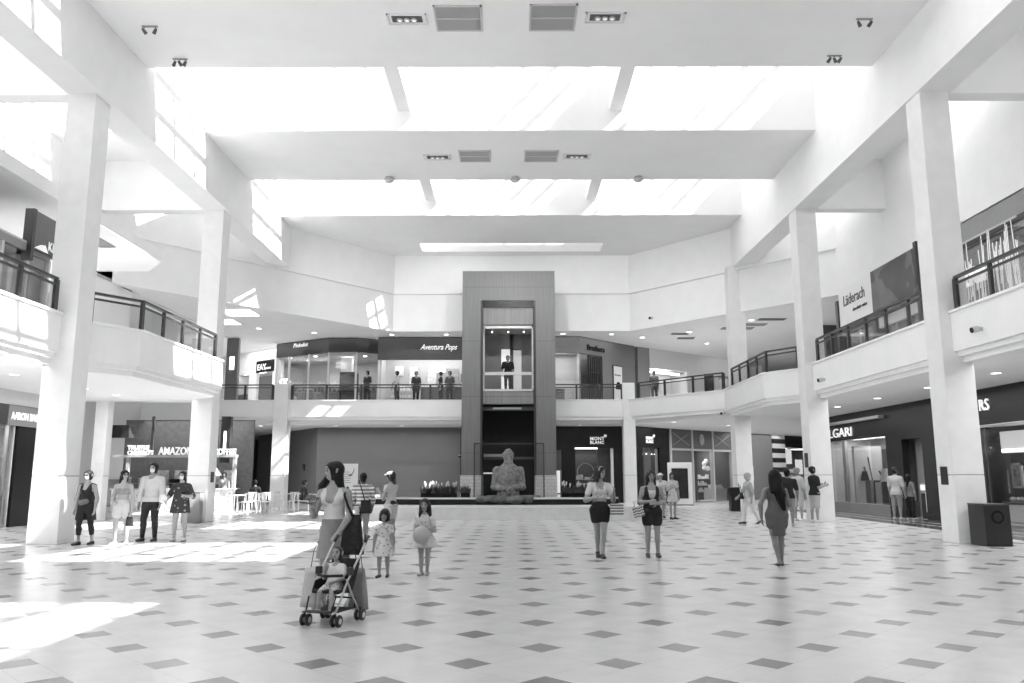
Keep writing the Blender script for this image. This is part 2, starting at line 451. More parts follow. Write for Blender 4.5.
# outer walls
struct('wall_right_lower', B(17.6, 17.8, -9, 40.0, 0, 4.3), DKG)
struct('wall_right', B(13.42, 13.8, -9, 33.5, 8.97, ZG), WHITE)
struct('wall_right_shops', B(16.6, 16.8, -9, 40, 4.2, 9.3), LTG)
struct('ceiling_shops_right', B(13.4, 28, -9.5, 40, 9.0, 9.3), CEIL)
struct('ceiling_shops_left', B(-26, -15.5, -9.5, 36, 9.0, 9.3), CEIL)
struct('wall_left', B(-15.9, -15.5, -9, 43, 8.9, ZG), WHITE)
struct('wall_left_lower', B(-19.6, -19.4, -9, 66, 0, 9.3), LTG)
struct('wall_rear', MB().box(-20, -10.6, -9.7, -9.3, 0, ZG + .1).box(10.4, 17, -9.7, -9.3, 0, ZG + .1).box(-10.6, 10.4, -9.7, -9.3, 0, 6.4).box(-10.6, 10.4, -9.7, -9.3, 12.7, ZG + .1), MIDG)
wf = struct('added_rear_window', MB().box(-10.6, 10.4, -9.52, -9.5, 6.4, 12.7), SKYGLASS)  # unseen window, added so daylight reaches the hall from behind
wm = MB()
for k in range(9): wm.box(-10.6 + 21 * k / 8 - .05, -10.6 + 21 * k / 8 + .05, -9.6, -9.4, 6.4, 12.7)
for z in (6.46, 9.5, 12.64): wm.box(-10.6, 10.4, -9.6, -9.4, z - .05, z + .05)
o = wm.build('window_frame', PALEM, wf)
area('added_window_portal', (AX, -9.45, 9.55), 21, 6.3, 1.0, rot=(R(90), 0, 0), portal=True)
struct('wall_back', B(-22, 26, 66, 66.3, 0, 9.3), LTG)
struct('wall_right_return', B(14.9, 17.8, 39.8, 40.0, 0, 9.3), DKG)
struct('wall_far_right', MB().prism([(17.5, 40.0), (26, 52), (26, 66.2), (26.3, 66.2), (26.3, 51.8), (17.7, 39.8)], 0, 9.3), LTG)
# roof over everything outside the atrium so that no sky leaks in
struct('roof', MB().box(-26, AX - 15.8, -9.6, 66.3, ZG - .1, ZG + .1).box(AX + 13.5, 28, -9.6, 66.3, ZG - .1, ZG + .1).box(-26, 28, 43.4, 66.3, 9.25, 9.5)
       .box(-26, 28, 43.2, 43.5, 9.2, ZG).box(-22, -15.9, 28, 43.4, ZG - .1, ZG + .1), WHITE)
# gray hoarding in front of the closed shops at the back left
HP = [(-17.0, 54.0), (-10.86, 44.9), (-2.0, 44.9)]
struct('wall_hoarding', MB().sweep([(0, 0), (0, 4.17), (.15, 4.17), (.15, 0)], HP), HOARD)

# lamps of the arcades and galleries (their lenses are the modelled downlights)
def lamps(x, y, z, sx, sy, e, n=''):
    o = area('gallery_lamp', (x, y, z), sx, sy, e, spread=R(170)); return o
G = LAMPW
lamps(-4, 43.4, 8.9, 20, 3, 60 * 8 * G); lamps(9.5, 42, 8.9, 5, 6, 60 * 3.5 * G); lamps(12.0, 37.0, 8.9, 2.5, 4, 60 * 1.5 * G)
lamps(12.4, 24, 4.1, 3.2, 24, 60 * 20 * G); lamps(-13.0, 20, 4.1, 4, 16, 60 * 12 * G)
lamps(-6, 43.2, 4.1, 14, 2.2, 60 * 6 * G); lamps(9.5, 42.5, 4.1, 6, 5, 60 * 8 * G); lamps(16, 50, 4.1, 6, 8, 60 * 9 * G); lamps(-15, 40, 4.1, 5, 7, 60 * 8 * G)
lamps(-13.9, 22, 8.8, 2.4, 12, 60 * 6 * G)
lamps(-15, 46, 8.9, 5, 5, 60 * 6 * G); lamps(15, 50, 8.9, 6, 6, 60 * 2 * G)
# added fill lights without fittings, near the dome cameras, to brighten the back wall
for x_ in (-4.8, 0.05, 4.8):
    v_ = Vector((x_ * .2, 41.0 - 29.75, 7.5 - 12.7)); area('wall_fill_light', (x_, 29.75, 12.66), .35, .35, WALLFILLW, rot=v_.to_track_quat('-Z', 'Y').to_euler(), spread=R(75))
struct('wall_left_bulkhead', B(-15.9, -15.5, 28.95, 32.0, 6.8, 8.95), WHITE)
struct('wall_left_return', B(-19.5, -15.5, 28.8, 29.0, 5.3, 9.3), WHITE)
struct('wall_rear_lower', MB().box(-10.4, 10.2, -9.2, -8.9, 0, 4.2), DKG)
struct('wall_left_rear', B(-15.45, -15.2, -9, 13.9, 0, 4.17), DKG); struct('wall_right_rear', B(14.46, 14.8, -9, 13.1, 0, 4.17), DKG)
# ------------------------------------------------------------------ railings
def railing(label, path, post_gap=1.15, z0=5.4, h=0.82, ends=(1, 1)):
    c = sum((Vector(p) for p in path), Vector((0, 0))) / len(path)
    t = thing('glass_railing', label, 'railing', (c.x, c.y, z0))
    P = [Vector(p) - c for p in path]
    hr = MB().sweep([(-.05, h - .06), (.05, h - .06), (.05, h), (-.05, h)], P).build('handrail', DARKM, t)
    MB().sweep([(-.025, h - .2), (.025, h - .2), (.025, h - .15), (-.025, h - .15)], P).build('mid_rail', DARKM, t)
    for i in range(len(P) - 1):
        a, b = P[i], P[i + 1]; L = (b - a).length; n = max(1, round(L / post_gap)); d = (b - a).normalized(); ang = math.atan2(d.y, d.x)
        for k in range(n + 1):
            if k == n and i < len(P) - 2: continue
            if (k == 0 and i == 0 and not ends[0]) or (k == n and i == len(P) - 2 and not ends[1]): continue
            p = a + d * (L * k / n)
            wd = 0.075 if (k in (0, n)) else 0.05
            B(-wd, wd, -.035, .035, -.02, h - .05).build('post', DARKM, t, loc=(p.x, p.y, 0), rotz=ang)
        for k in range(n):
            p0, p1 = L * k / n + .07, L * (k + 1) / n - .07
            B(p0, p1, -.008, .008, .06, h - .2).build('glass_panel', GLASS, t, loc=(a.x, a.y, 0), rotz=ang)
    return t
railing('dark glass railing of the right gallery nearest the viewer, above the black bin', [(10.52, 18.8), (10.52, 6.0)], 1.45)
railing('dark glass railing of the right gallery between the two nearest right columns', [(10.52, 27.7), (10.52, 19.85)], 1.3)
railing('dark glass railing of the angled balcony on the right, before the farthest right column', [(10.42, 29.35), (9.62, 30.55), (9.66, 35.6)], 1.25)
railing('dark glass railing of the back gallery between the far right column and the white pier', [(9.62, 36.95), (6.35, 41.1)], 1.7)
railing('dark glass railing of the back gallery between the brown tower and the white pier', [(5.6, 41.75), (2.05, 41.75)], 1.2)
railing('dark glass railing of the back gallery left of the brown tower', [(-2.55, 41.75), (-11.5, 41.75)], 1.75)
railing('short glass railing of the back gallery, beyond the left middle column', [(-12.5, 41.75), (-15.4, 41.75)], 1.4)
railing('dark glass railing of the angled left balcony between the two nearest left columns', [(-10.85, 20.25), (-10.02, 21.35), (-9.97, 26.6)], 1.2)
railing('dark glass railing of the left gallery nearest the viewer', [(-10.9, 6.0), (-10.9, 18.75)], 1.45)

# ------------------------------------------------------------------ the lift tower
T = thing('elevator_tower', 'tall brown veneered lift tower with a glazed cab, behind the statue', 'elevator', (-0.25, 37.7, 0))
m = MB(); m.box(-2.2, -1.3, 0, 2.9, 0.4, 11.22).box(1.25, 2.2, 0, 2.9, 0.4, 11.22).box(-1.3, 1.25, 0, 2.9, 9.78, 11.22)
m.build('portal', WOOD, T)
for a, b in ((-2.23, -1.28), (1.23, 2.23)):
    B(a, b, -.04, 2.9, 0.0, 1.55).build('tiled_base', TILEW, T)
B(-1.3, 1.25, 2.75, 2.88, 0, 9.86).build('shaft_back', mat('shaft_dark', 0.012, 0.6), T)
for a, b in ((-1.33, -1.24), (1.19, 1.28)):
    B(a, b, -.02, .5, 1.55, 9.75).build('guide_rail', DARKM, T)
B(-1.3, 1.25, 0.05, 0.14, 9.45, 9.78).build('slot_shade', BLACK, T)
cab = thing('cab', None, None); cab.parent = T; del_ = [cab.__delitem__(k) for k in ('label', 'category') if k in cab]
B(-1.22, 1.17, .12, .3, 8.62, 9.55, .01).build('top_panel', mat_panelwood('cab_panel', 0.2), cab)
B(-1.22, 1.17, .12, .3, 4.84, 5.42, .01).build('bottom_panel', MATS['cab_panel'], cab)
B(-1.22, 1.17, .2, 2.2, 5.42, 5.5).build('cab_floor', DKG, cab)
B(-1.22, 1.17, .2, 2.2, 8.5, 8.6).build('cab_ceiling', LTG, cab)
fm = MB()
for a, b, c, d in ((-1.22, 1.17, 8.44, 8.56), (-1.22, 1.17, 6.22, 6.36), (-1.22, 1.17, 5.45, 5.55)): fm.box(a, b, .14, .24, c, d)
for a, b in ((-1.22, -1.14), (1.09, 1.17)): fm.box(a, b, .14, .24, 5.45, 8.56)
fm.build('window_frame', PALEM, cab)
B(-1.14, 1.09, .17, .185, 6.36, 8.44).build('upper_glass', GLASS, cab)
B(-1.14, 1.09, .17, .185, 5.55, 6.22).build('lower_glass', GLASS, cab)
B(-1.2, -.38, 2.1, 2.2, 5.5, 8.5).build('rear_wall', MIDG, cab); B(.62, 1.16, 2.1, 2.2, 5.5, 8.5).build('rear_wall', MIDG, cab)
B(-.38, .05, 2.12, 2.18, 5.5, 7.75).build('rear_glow_panel', mat('cab_backdrop_glow', .8, .5, emit=.55), cab); B(.05, .22, 2.1, 2.2, 5.5, 8.5).build('rear_mullion', DKG, cab)  # glow put into these panels stands for the bright floor beyond the cab
B(.22, .62, 2.12, 2.18, 5.5, 7.7).build('rear_glow_panel', mat('pale_backdrop_glow', .5, .5, emit=.3), cab); B(-.38, .62, 2.1, 2.2, 7.75, 8.5).build('rear_lintel', MIDG, cab)
for x in (-.8, -.02, .72):
    f = MB().lathe([(.05, 0), (.05, -.1), (.03, -.13)], (x, .6, 8.5)).build('spotlight', STEEL, cab)
    B(x - .03, x + .03, .57, .63, 8.33, 8.37).build('spot_lens', LAMP, cab)
B(-1.3, 1.25, .3, .42, 4.55, 4.72).build('opening_lintel', DARKM, T)
B(-.75, .6, .26, .34, 4.6, 4.7).build('light_bar', mat('dim_bar', .3, .4), T)
B(-1.25, 1.2, 1.2, 1.3, 2.3, 2.42).build('lobby_ledge', DKG, T)
B(-1.2, -.62, 1.0, 1.05, 1.62, 1.68).build('lobby_light', mat('lobby_soft', .6, .5, emit=.5), T)
B(-1.2, -.3, 1.05, 1.15, 2.42, 2.55).build('lobby_glow', mat('lobby_glow_m', .35, .5), T)

# ------------------------------------------------------------------ basin with statue
F = thing('fountain_basin', 'low white stone basin with a dark granite pool, at the foot of the tower', 'fountain', (-0.4, 31, 0))
LSTONE = mat('basin_stone', 0.62, 0.4, 0.4, noise=0.08, nscale=4)
lo = [(-5.1, -1.9), (-4.3, -2.2), (4.4, -2.2), (4.9, -1.9), (4.9, 1.2), (-5.1, 1.2)]
MB().prism(lo, 0, .42).build('bench_step', LSTONE, F)
MB().prism([(x * 1.006, y * 1.01) for x, y in lo], .42, .48).build('bench_cap', mat('basin_cap', .68, .3, noise=.04), F)
up = [(-5.6, .1), (-3.0, -.75), (3.6, -.75), (4.3, -.2), (4.3, 5.8), (-5.6, 5.8)]
MB().prism(up, .48, .68).build('pool_wall', BLACK, F)
MB().sweep([(0, .68), (0, .74), (.3, .74), (.3, .68)], up[5:] + up[:5]).build('coping', mat('coping_m', .60, .25, noise=.05), F)
wt = mat('pool_water', .05, .03, .5, bump=.15, bscale=6)
MB().prism([(-5.2, .4), (-2.9, -.4), (3.5, -.4), (4.0, .0), (4.0, 5.6), (-5.2, 5.6)], .68, .705).build('water', wt, F)

# glass screen framing the statue
S = thing('glass_screen', 'thin dark framed glass screen standing behind the stone bust', 'screen', (-0.21, 33.5, 0.707))
fr = MB()
for a, b, c, d in ((-1.45, -1.40, 0, 2.16), (1.40, 1.45, 0, 2.16), (-1.45, 1.45, 2.11, 2.16)): fr.box(a, b, -.025, .025, c, d)
fr.build('frame', DARKM, S); B(-1.4, 1.4, -.006, .006, 0, 2.11).build('pane', GLASS, S)

def flowerbed(label, x0, x1, y, seed):
    rnd = random.Random(seed)
    t = thing('flower_planter', label, 'planter', ((x0 + x1) / 2, y, 0.707)); w = (x1 - x0) / 2
    B(-w, w, -.28, .28, 0, .14).build('box', BLACK, t)
    lf = MB(); fl = MB()
    for k in range(int(150 * w)):
        x, yy, h = rnd.uniform(-w, w), rnd.uniform(-.25, .25), rnd.uniform(.2, .36); a = rnd.uniform(0, 6.28); dx, dy = math.cos(a) * .035, math.sin(a) * .035
        tx, ty = x + rnd.uniform(-.1, .1), yy + rnd.uniform(-.1, .1)
        lf.bm.faces.new([lf.bm.verts.new(p) for p in ((x - dx, yy - dy, .12), (x + dx, yy + dy, .12), ((x + tx) / 2 + dx * 1.3, (yy + ty) / 2 + dy * 1.3, .12 + h * .55), (tx, ty, .12 + h), ((x + tx) / 2 - dx * 1.3, (yy + ty) / 2 - dy * 1.3, .12 + h * .55))])
    for k in range(int(30 * w)):
        x, yy, h = rnd.uniform(-w, w), rnd.uniform(-.25, .25), rnd.uniform(.34, .48)
        fl.lathe([(.012, h - .12), (.03, h - .05), (.038, h), (.022, h + .055)], (x, yy, .1), seg=7)
        lf.tube([(x, yy, .1), (x, yy, h)], .006, 4)
    o = lf.build('foliage', mat('leaf', .07, .6), t); o['kind'] = 'stuff'
    o = fl.build('tulips', mat('tulip_petal', .62, .6), t); o['kind'] = 'stuff'
    return t
flowerbed('planter of pale tulips left of the lift tower', -3.75, -2.3, 33.2, 3)
flowerbed('planter of darker flowers right of the lift tower', 1.9, 3.55, 33.2, 4)
flowerbed('small clump of flowers at the tower base, right of the pale tulips', -2.15, -1.8, 33.3, 5)

# ------------------------------------------------------------------ ceiling fixtures
VENT = mat('vent_gray', 0.40, 0.6); 
def vent(label, x0, x1, y0, y1):
    t = thing('ceiling_vent', label, 'vent', ((x0 + x1) / 2, (y0 + y1) / 2, ZC)); a, b = (x1 - x0) / 2, (y1 - y0) / 2
    fr = MB().box(-a, a, -b, -b + .05, -.03, .01).box(-a, a, b - .05, b, -.03, .01).box(-a, -a + .05, -b, b, -.03, .01).box(a - .05, a, -b, b, -.03, .01).box(-a, a, -.02, .02, -.03, .01)
    fr.build('frame', mat('vent_frame', .62, .5), t)
    sl = MB(); n = 22
    for k in range(n):
        y = -b + .06 + (2 * b - .12) * k / (n - 1); sl.bar((-a + .05, y, -.008), (a - .05, y, -.008), .04, .012)
    sl.build('slats', VENT, t); B(-a + .04, a - .04, -b + .04, b - .04, 0.0, .012).build('backing', mat('vent_back', .2, .7), t)
vent('large gray ceiling vent left of the centre line on the nearest ceiling band', -1.98, -.78, 18.15, 19.3)
vent('large gray ceiling vent right of the centre line on the nearest ceiling band', .4, 1.58, 18.1, 19.3)
vent('smaller looking gray ceiling vent on the second ceiling band, left one', -1.97, -.83, 27.1, 28.15)
vent('smaller looking gray ceiling vent on the second ceiling band, right one', .38, 1.6, 27.1, 28.15)
def gimbal(label, x, y):
    t = thing('recessed_light_trough', label, 'ceiling light', (x, y, ZC))
    fr = MB().box(-.5, .5, -.24, -.2, -.035, .01).box(-.5, .5, .2, .24, -.035, .01).box(-.5, -.46, -.24, .24, -.035, .01).box(.46, .5, -.24, .24, -.035, .01)
    fr.build('trim_frame', mat('trough_trim', .78, .5), t); B(-.38, .38, -.13, .13, -.02, .012).build('dark_well', mat('trough_well', .12, .6), t)
    for k in (-.18, 0, .18):
        MB().lathe([(.075, -.02), (.082, -.045), (.05, -.055)], (k, 0, 0), 14).build('lamp_head', mat('lamp_head_m', .5, .4), t)
        MB().lathe([(.045, -.056), (.045, -.06)], (k, 0, 0), 12).build('bulb', mat('bulb_off', .8, .4, emit=.4), t)
gimbal('three lamp recessed ceiling trough left of the left large vent', -2.68, 18.75)
gimbal('three lamp recessed ceiling trough right of the right large vent', 2.3, 18.7)
gimbal('three lamp recessed trough on the second ceiling band, left of its vents', -2.75, 27.7)
gimbal('three lamp recessed trough on the second ceiling band, right of its vents', 2.28, 27.65)
def spots(label, x, y, flip=1, z=ZC, n=2):
    t = thing('ceiling_spotlight', label, 'spotlight', (x, y, z))
    t.scale = (.72, .72, .72); B(-.28, .28, -.03, .03, -.04, .01).build('track', MIDG, t)
    for k in range(n):
        xx = (-.2 + .4 * k / max(1, n - 1)) if n > 1 else 0
        MB().tube([(xx, 0, -.03), (xx, 0, -.16)], .012, 6).build('stem', DARKM, t)
        d = Vector((.5 * flip * (1 - 2 * (k % 2)), .35, -.7)).normalized(); p = Vector((xx, 0, -.18))
        MB().tube([p - d * .09, p + d * .02, p + d * .12], [.04, .06, .065], 10).build('lamp_can', DKG, t)
spots('pair of black ceiling spotlights near the left wall, before the first roof light', -9.3, 19.05)
spots('black ceiling spotlight cluster at the left front edge of the first roof light', -9.2, 20.7, -1, n=3)
spots('pair of black ceiling spotlights near the right wall, before the first roof light', 8.85, 18.8)
spots('black ceiling spotlight cluster at the right front edge of the first roof light', 8.8, 20.6, -1, n=3)
for i, x in enumerate((-4.8, 0.05, 4.8)):
    MB().lathe([(.02, 0), (.16, -.02), (.2, -.12), (.12, -.2), (.02, -.22)], (0, 0, 0), 14).build('dome_camera', mat('dome_gray', .55, .3), None, True, loc=(x, 29.7, ZC))
    tag(bpy.data.objects[-1] if False else [o for o in bpy.data.objects if o.name.startswith('dome_camera')][-1], ['pale dome camera at the far edge of the second ceiling band, left one', 'pale dome camera at the far edge of the second ceiling band, middle one', 'pale dome camera at the far edge of the second ceiling band, right one'][i], 'camera')
LAMPPTS = []
def downlight(x, y, z, label, grp, r=.12):
    t = thing('downlight', label, 'downlight', (x, y, z), group=grp)
    MB().lathe([(r, .0), (r + .03, -.012), (r + .03, .01)], seg=16, caps=False).build('rim', PALEM, t)
    MB().lathe([(r, -.004), (r, .006)], seg=16).build('lens', LAMP, t)
    LAMPPTS.append((x, y, z))
for y in (14.0, 17.5, 21.0, 24.5, 28.0, 31.5, 35.0):
    downlight(12.6, y, 4.17, 'round recessed downlight in the ceiling of the right lower arcade', 'arcade downlights on the right')
    downlight(-13.1, y if y < 28 else y - 1.5, 4.17, 'round recessed downlight in the ceiling of the left lower arcade', 'arcade downlights on the left') if y < 30 else None
for x, y in ((-6.5, 42.4), (-3.6, 42.4), (2.6, 42.2), (5.2, 42.4), (7.0, 43.4), (9.2, 41.8), (11.5, 38.5), (11.0, 45.5), (-10.5, 41.8), (-13.0, 40.5)):
    downlight(x, y, 8.95, 'round recessed downlight in the ceiling of the upper back gallery', 'upper gallery downlights')
for x, y in ((8.0, 40.6), (10.5, 38.6), (11.5, 43.5), (3.5, 43.0), (13.5, 46.5), (-13.5, 43.2), (-9.5, 43.2), (-6.0, 43.2)):
    downlight(x, y, 4.17, 'round recessed downlight in the ceiling under the back gallery', 'downlights under the back gallery')
for i, (x, y, sx, sy) in enumerate(((8.8, 42.2, .9, .5), (9.4, 43.6, .9, .5), (12.4, 38.2, 1.3, .5), (12.0, 39.6, 1.1, .6), (11.4, 40.6, 1.6, .6), (-13.2, 24.8, .5, 1.2))):
    z = 8.95 if x > 0 else 8.9
    t = thing('air_grille', ['dark square air grille in the upper ceiling beyond the white pier, first', 'dark square air grille in the upper ceiling beyond the white pier, second', 'long dark slot grille in the upper ceiling above the right angled balcony', 'middle gray grille in the upper ceiling above the right angled balcony', 'rearmost gray grille in the upper ceiling above the right angled balcony', 'gray grille in the low ceiling above the left balcony'][i], 'vent', (x, y, z))
    fr = MB().box(-sx / 2, sx / 2, -sy / 2, -sy / 2 + .04, -.03, .01).box(-sx / 2, sx / 2, sy / 2 - .04, sy / 2, -.03, .01).box(-sx / 2, -sx / 2 + .04, -sy / 2, sy / 2, -.03, .01).box(sx / 2 - .04, sx / 2, -sy / 2, sy / 2, -.03, .01)
    fr.build('frame', MIDG, t); B(-sx / 2 + .03, sx / 2 - .03, -sy / 2 + .03, sy / 2 - .03, -.012, .01).build('grille', DARKM if i < 3 else MIDG, t)
def bullet_cam(label, loc, rotz):
    t = thing('security_camera', label, 'camera', loc, rotz)
    MB().lathe([(.05, 0), (.05, .12)], axis='y', seg=12).build('mount', PALEM, t)
    MB().tube([(0, -.0, 0), (0, -.14, -.03)], .07, 12).build('body', LTG, t, True); MB().tube([(0, -.14, -.03), (0, -.16, -.035)], .062, 12).build('lens', BLACK, t)
bullet_cam('small security camera on the right gallery edge nearest the viewer', (10.32, 17.7, 4.75), R(-90))
bullet_cam('small security camera on the right gallery edge between the two nearest right columns', (10.32, 26.9, 4.7), R(-90))
bullet_cam('small dark security camera on the upper back band right of the tower', (6.9, 39.9, 9.35), R(-40))
bullet_cam('small security camera under the angled balcony on the right, by the farthest right column', (9.4, 36.3, 4.3), R(-60))
bullet_cam('small black security camera on the gray hoarding beside the tower', (-3.0, 44.82, 2.6), 0)
def sconce(label, loc, ang):
    t = thing('wall_sconce', label, 'wall light', loc, ang)
    B(-.06, .06, -.03, .0, -.18, .18).build('plate', BLACK, t); MB().tube([(0, -.03, -.12), (0, -.09, .0), (0, -.09, .2)], .04, 8).build('lamp_body', DARKM, t)
ha = math.atan2(44.9 - 54.0, -10.86 + 17.0)
sconce('small black wall light on the receding gray hoarding, nearer its corner', (-11.9, 46.42, 2.0), ha)
sconce('small black wall light on the receding gray hoarding, deeper in', (-14.6, 50.42, 2.1), ha)
# light panels in the ceiling at the left end of the upper gallery
for i, (x, y) in enumerate(((-14.2, 38.6), (-12.6, 36.4))):
    t = thing('ceiling_light_panel', ['square luminous ceiling panel over the upper left gallery, far one', 'square luminous ceiling panel over the upper left gallery, near one'][i], 'ceiling light', (x, y, 8.95))
    B(-.75, .75, -.75, .75, -.02, .01).build('frame', PALEM, t); B(-.7, .7, -.7, .7, -.03, -.015).build('diffuser', PANEL_LIT, t)
SHOPW = 5.0
# ------------------------------------------------------------------ shops
def shop(label, origin, ang): return thing('storefront', label, 'storefront', origin, ang)
def room(t, x0, x1, d, h, wall, z=0.0, lit=None, y=0.05):
    """the shop's interior shell behind its front"""
    m = MB().box(x0, x1, d, d + .06, z, h).box(x0 - .06, x0, y, d, z, h).box(x1, x1 + .06, y, d, z, h)
    m.build('interior_wall', wall, t)
    B(x0, x1, y, d, h, h + .05).build('interior_ceiling', LTG, t)
    B(x0, x1, y, d, z - .005, z + .012).build('interior_floor', mat('shop_floor', .35, .25, noise=.1), t)
    a_ = bpy.data.lights.new('shop_lamp', 'AREA'); a_.shape = 'RECTANGLE'; a_.size = (x1 - x0) * .85; a_.size_y = max(.6, (d - y) * .6); a_.energy = SHOPW * (x1 - x0) * d
    ao = bpy.data.objects.new('shop_lamp', a_); COL.objects.link(ao); ao.parent = t; ao.location = ((x0 + x1) / 2, y + (d - y) * .5, h - .06)
    if lit:
        for a, b in lit: B(a, b, d * .35, d * .6, h - .05, h - .01).build('light_panel', PANEL_LIT, t)
def sp(t, x, y, z, w, d, h, name, m): return B(x, x + w, y, y + d, z, z + h, .006).build(name, m, t)
def shelf_goods(t, x0, x1, y, zs, seed, dark=.08):
    """back-wall shelving; the goods are one massed part a shelf"""
    rnd = random.Random(seed)
    for z in zs:
        sp(t, x0, y, z, x1 - x0, .3, .03, 'shelf', PALEM)
        g = MB(); x = x0 + .05
        while x < x1 - .2:
            w_ = rnd.uniform(.07, .18); hgt = rnd.uniform(.1, .26); g.box(x, x + w_, y + .04, y + .22, z + .03, z + .03 + hgt, .008); x += w_ + rnd.uniform(.02, .14)
        o = g.build('goods', mat('goods_%d' % rnd.randint(0, 4), rnd.choice((.1, .25, .4, .6, .75)), .5), t); o['kind'] = 'stuff'

# right, ground floor: black granite jeweller with a tall window ------------------------------------------------
t = shop('black granite jewellery shop with white letters, at the foot of the middle right column', (14.45, 38.4, 0), R(-90))
m = MB().box(-2, 6.7, 0, .25, 3.05, 4.17).box(6.7, 8.0, 0, .25, 0, 4.17).box(8.0, 9.5, 0, .25, 2.85, 4.17).box(9.5, 13.2, 0, .25, 0, 4.17).box(-2, .2, 0, .25, 0, 3.05)
m.build('granite_facade', BLACK, t)
sp(t, -.5, -.22, 3.74, 7.2, .24, .12, 'canopy_strip', mat('canopy_metal', .28, .3))
text('lettering', 'BVLGARI', (.0, -.03, 3.2), 0, .56, LETTER, t, extrude=.02, width=3.6)
sp(t, .2, .02, 0, 6.5, .2, .38, 'window_plinth', mat('plinth_stone', .18, .3))
B(.2, 6.7, .1, .115, .38, 3.05).build('window_glass', SHOPGLASS, t)
for x in (.2, 2.35, 2.55, 6.6): B(x, x + .09, .05, .17, .38, 3.05).build('window_post', STEEL, t)
room(t, .2, 6.7, 2.6, 3.2, LTG, lit=((.5, 2.2), (2.7, 4.4), (4.8, 6.4)))
for x in (.8, 3.5, 5.2): sp(t, x, 2.3, .4, .9, .2, 2.3, 'wall_cabinet', mat('cabinet_dark', .06, .3))
sp(t, 3.9, .3, .38, .55, .5, .95, 'display_plinth', DKG); sp(t, 2.75, .3, .38, .2, 1.2, 2.4, 'drape', mat('drape_pale', .6, .8))
for x, z, a in ((3.15, 1.0, 1.9), (3.6, .9, 2.3), (4.6, 1.0, 1.7)):
    MB().tube([(x, .7, z - .5), (x + .1, .7, z + .4), (x - .2, .7, a)], .035, 6).build('display_branch', BLACK, t)
MB().tube([(3.2, .6, 1.3), (3.2, .6, 1.7)], .18, 12, .1).build('display_bust', BLACK, t)
MB().tube([(4.9, .7, 1.25), (4.9, .7, 1.8)], .2, 12, .12).build('display_bust', mat('bust_pale', .6, .5), t); sp(t, 4.6, .4, .38, .6, .6, .87, 'display_plinth', LTG)
sp(t, 5.4, .3, .38, 1.0, .6, .9, 'display_counter', mat('counter_gray', .1, .3))
# doorway with a pale curtain
B(8.0, 9.5, .5, .56, 0, 2.85).build('door_recess', mat('curtain_gray', .20, .8, noise=.1), t); B(8.75, 9.45, .42, .48, .2, 2.85).build('curtain', mat('curtain_light', .42, .8), t)
sp(t, 8.85, .15, 0.9, .6, .25, .35, 'jewel_case', MIDG); sp(t, 8.85, .15, 0, .6, .25, .9, 'jewel_counter', BLACK); B(8.9, 9.4, .12, .14, 1.0, 1.2).build('case_light', mat('case_soft', .7, .4, emit=.35), t)
B(9.28, 9.38, .1, .14, .25, .95).build('light_strip', MATS['case_soft'], t)
# right, ground floor: jeweller nearest the viewer --------------------------------------------------------------
t = shop('dark shop with big lit windows, beside the black bin on the right', (14.45, 25.2, 0), R(-90))
B(0, 12, 0, .3, 3.05, 4.17).build('fascia', BLACK, t); text('lettering', 'R', (.10, -.03, 3.5), 0, .50, LETTER, t, extrude=.02); text('lettering', 'S', (.42, -.03, 3.5), 0, .50, LETTER, t, extrude=.02)
sp(t, 0, -.02, 2.98, 12, .34, .08, 'lintel', STEEL)
for x in (0, .2, 2.6, 5.0): B(x, x + .06, 0, .1, 0, 2.98).build('window_post', DARKM, t)
B(.26, 12, .05, .062, .15, 2.98).build('window_glass', SHOPGLASS, t); sp(t, .26, 0, 0, 11.7, .3, .12, 'plinth', STEEL)
room(t, 0, 12, 2.9, 3.3, mat('shop_dark_wall', .05, .5), lit=((.9, 2.6), (3.2, 5.2), (6, 8)))
B(.15, 2.3, .5, .55, 2.2, 2.85).build('lit_header', mat('lit_header', .5, .4, emit=.7), t); B(.2, 2.2, .48, .5, 2.24, 2.31).build('header_lamp', LAMP, t)
for x, z, w_, h_ in ((.38, 1.15, .5, .75), (1.15, 1.15, .65, 1.0), (2.6, 1.0, .8, 1.2)):
    fr = MB().box(x, x + w_, .6, .66, z, z + .07).box(x, x + w_, .6, .66, z + h_ - .07, z + h_).box(x, x + .07, .6, .66, z, z + h_).box(x + w_ - .07, x + w_, .6, .66, z, z + h_)
    fr.build('picture_frame', mat('frame_silver', .6, .35), t); B(x + .06, x + w_ - .06, .62, .64, z + .06, z + h_ - .06).build('picture', mat('picture_tone', .3, .6, noise=.8, nscale=5), t)
for x in (.45, 1.9, 3.35): 
    sp(t, x, .2, .12, 1.35, .5, .55, 'white_cabinet', mat('cab_white', .72, .4)); sp(t, x, .2, .72, 1.35, .5, .05, 'counter_top', STEEL)
    g = MB(); rnd = random.Random(int(x * 10))
    for k in range(14): 
        px = x + rnd.uniform(.1, 1.25); g.lathe([(.05, .77), (.08, .83), (.03, .9)], (px, rnd.uniform(.3, .6), 0), 7)
    o = g.build('trinkets', mat('trinket', .6, .2), t); o['kind'] = 'stuff'
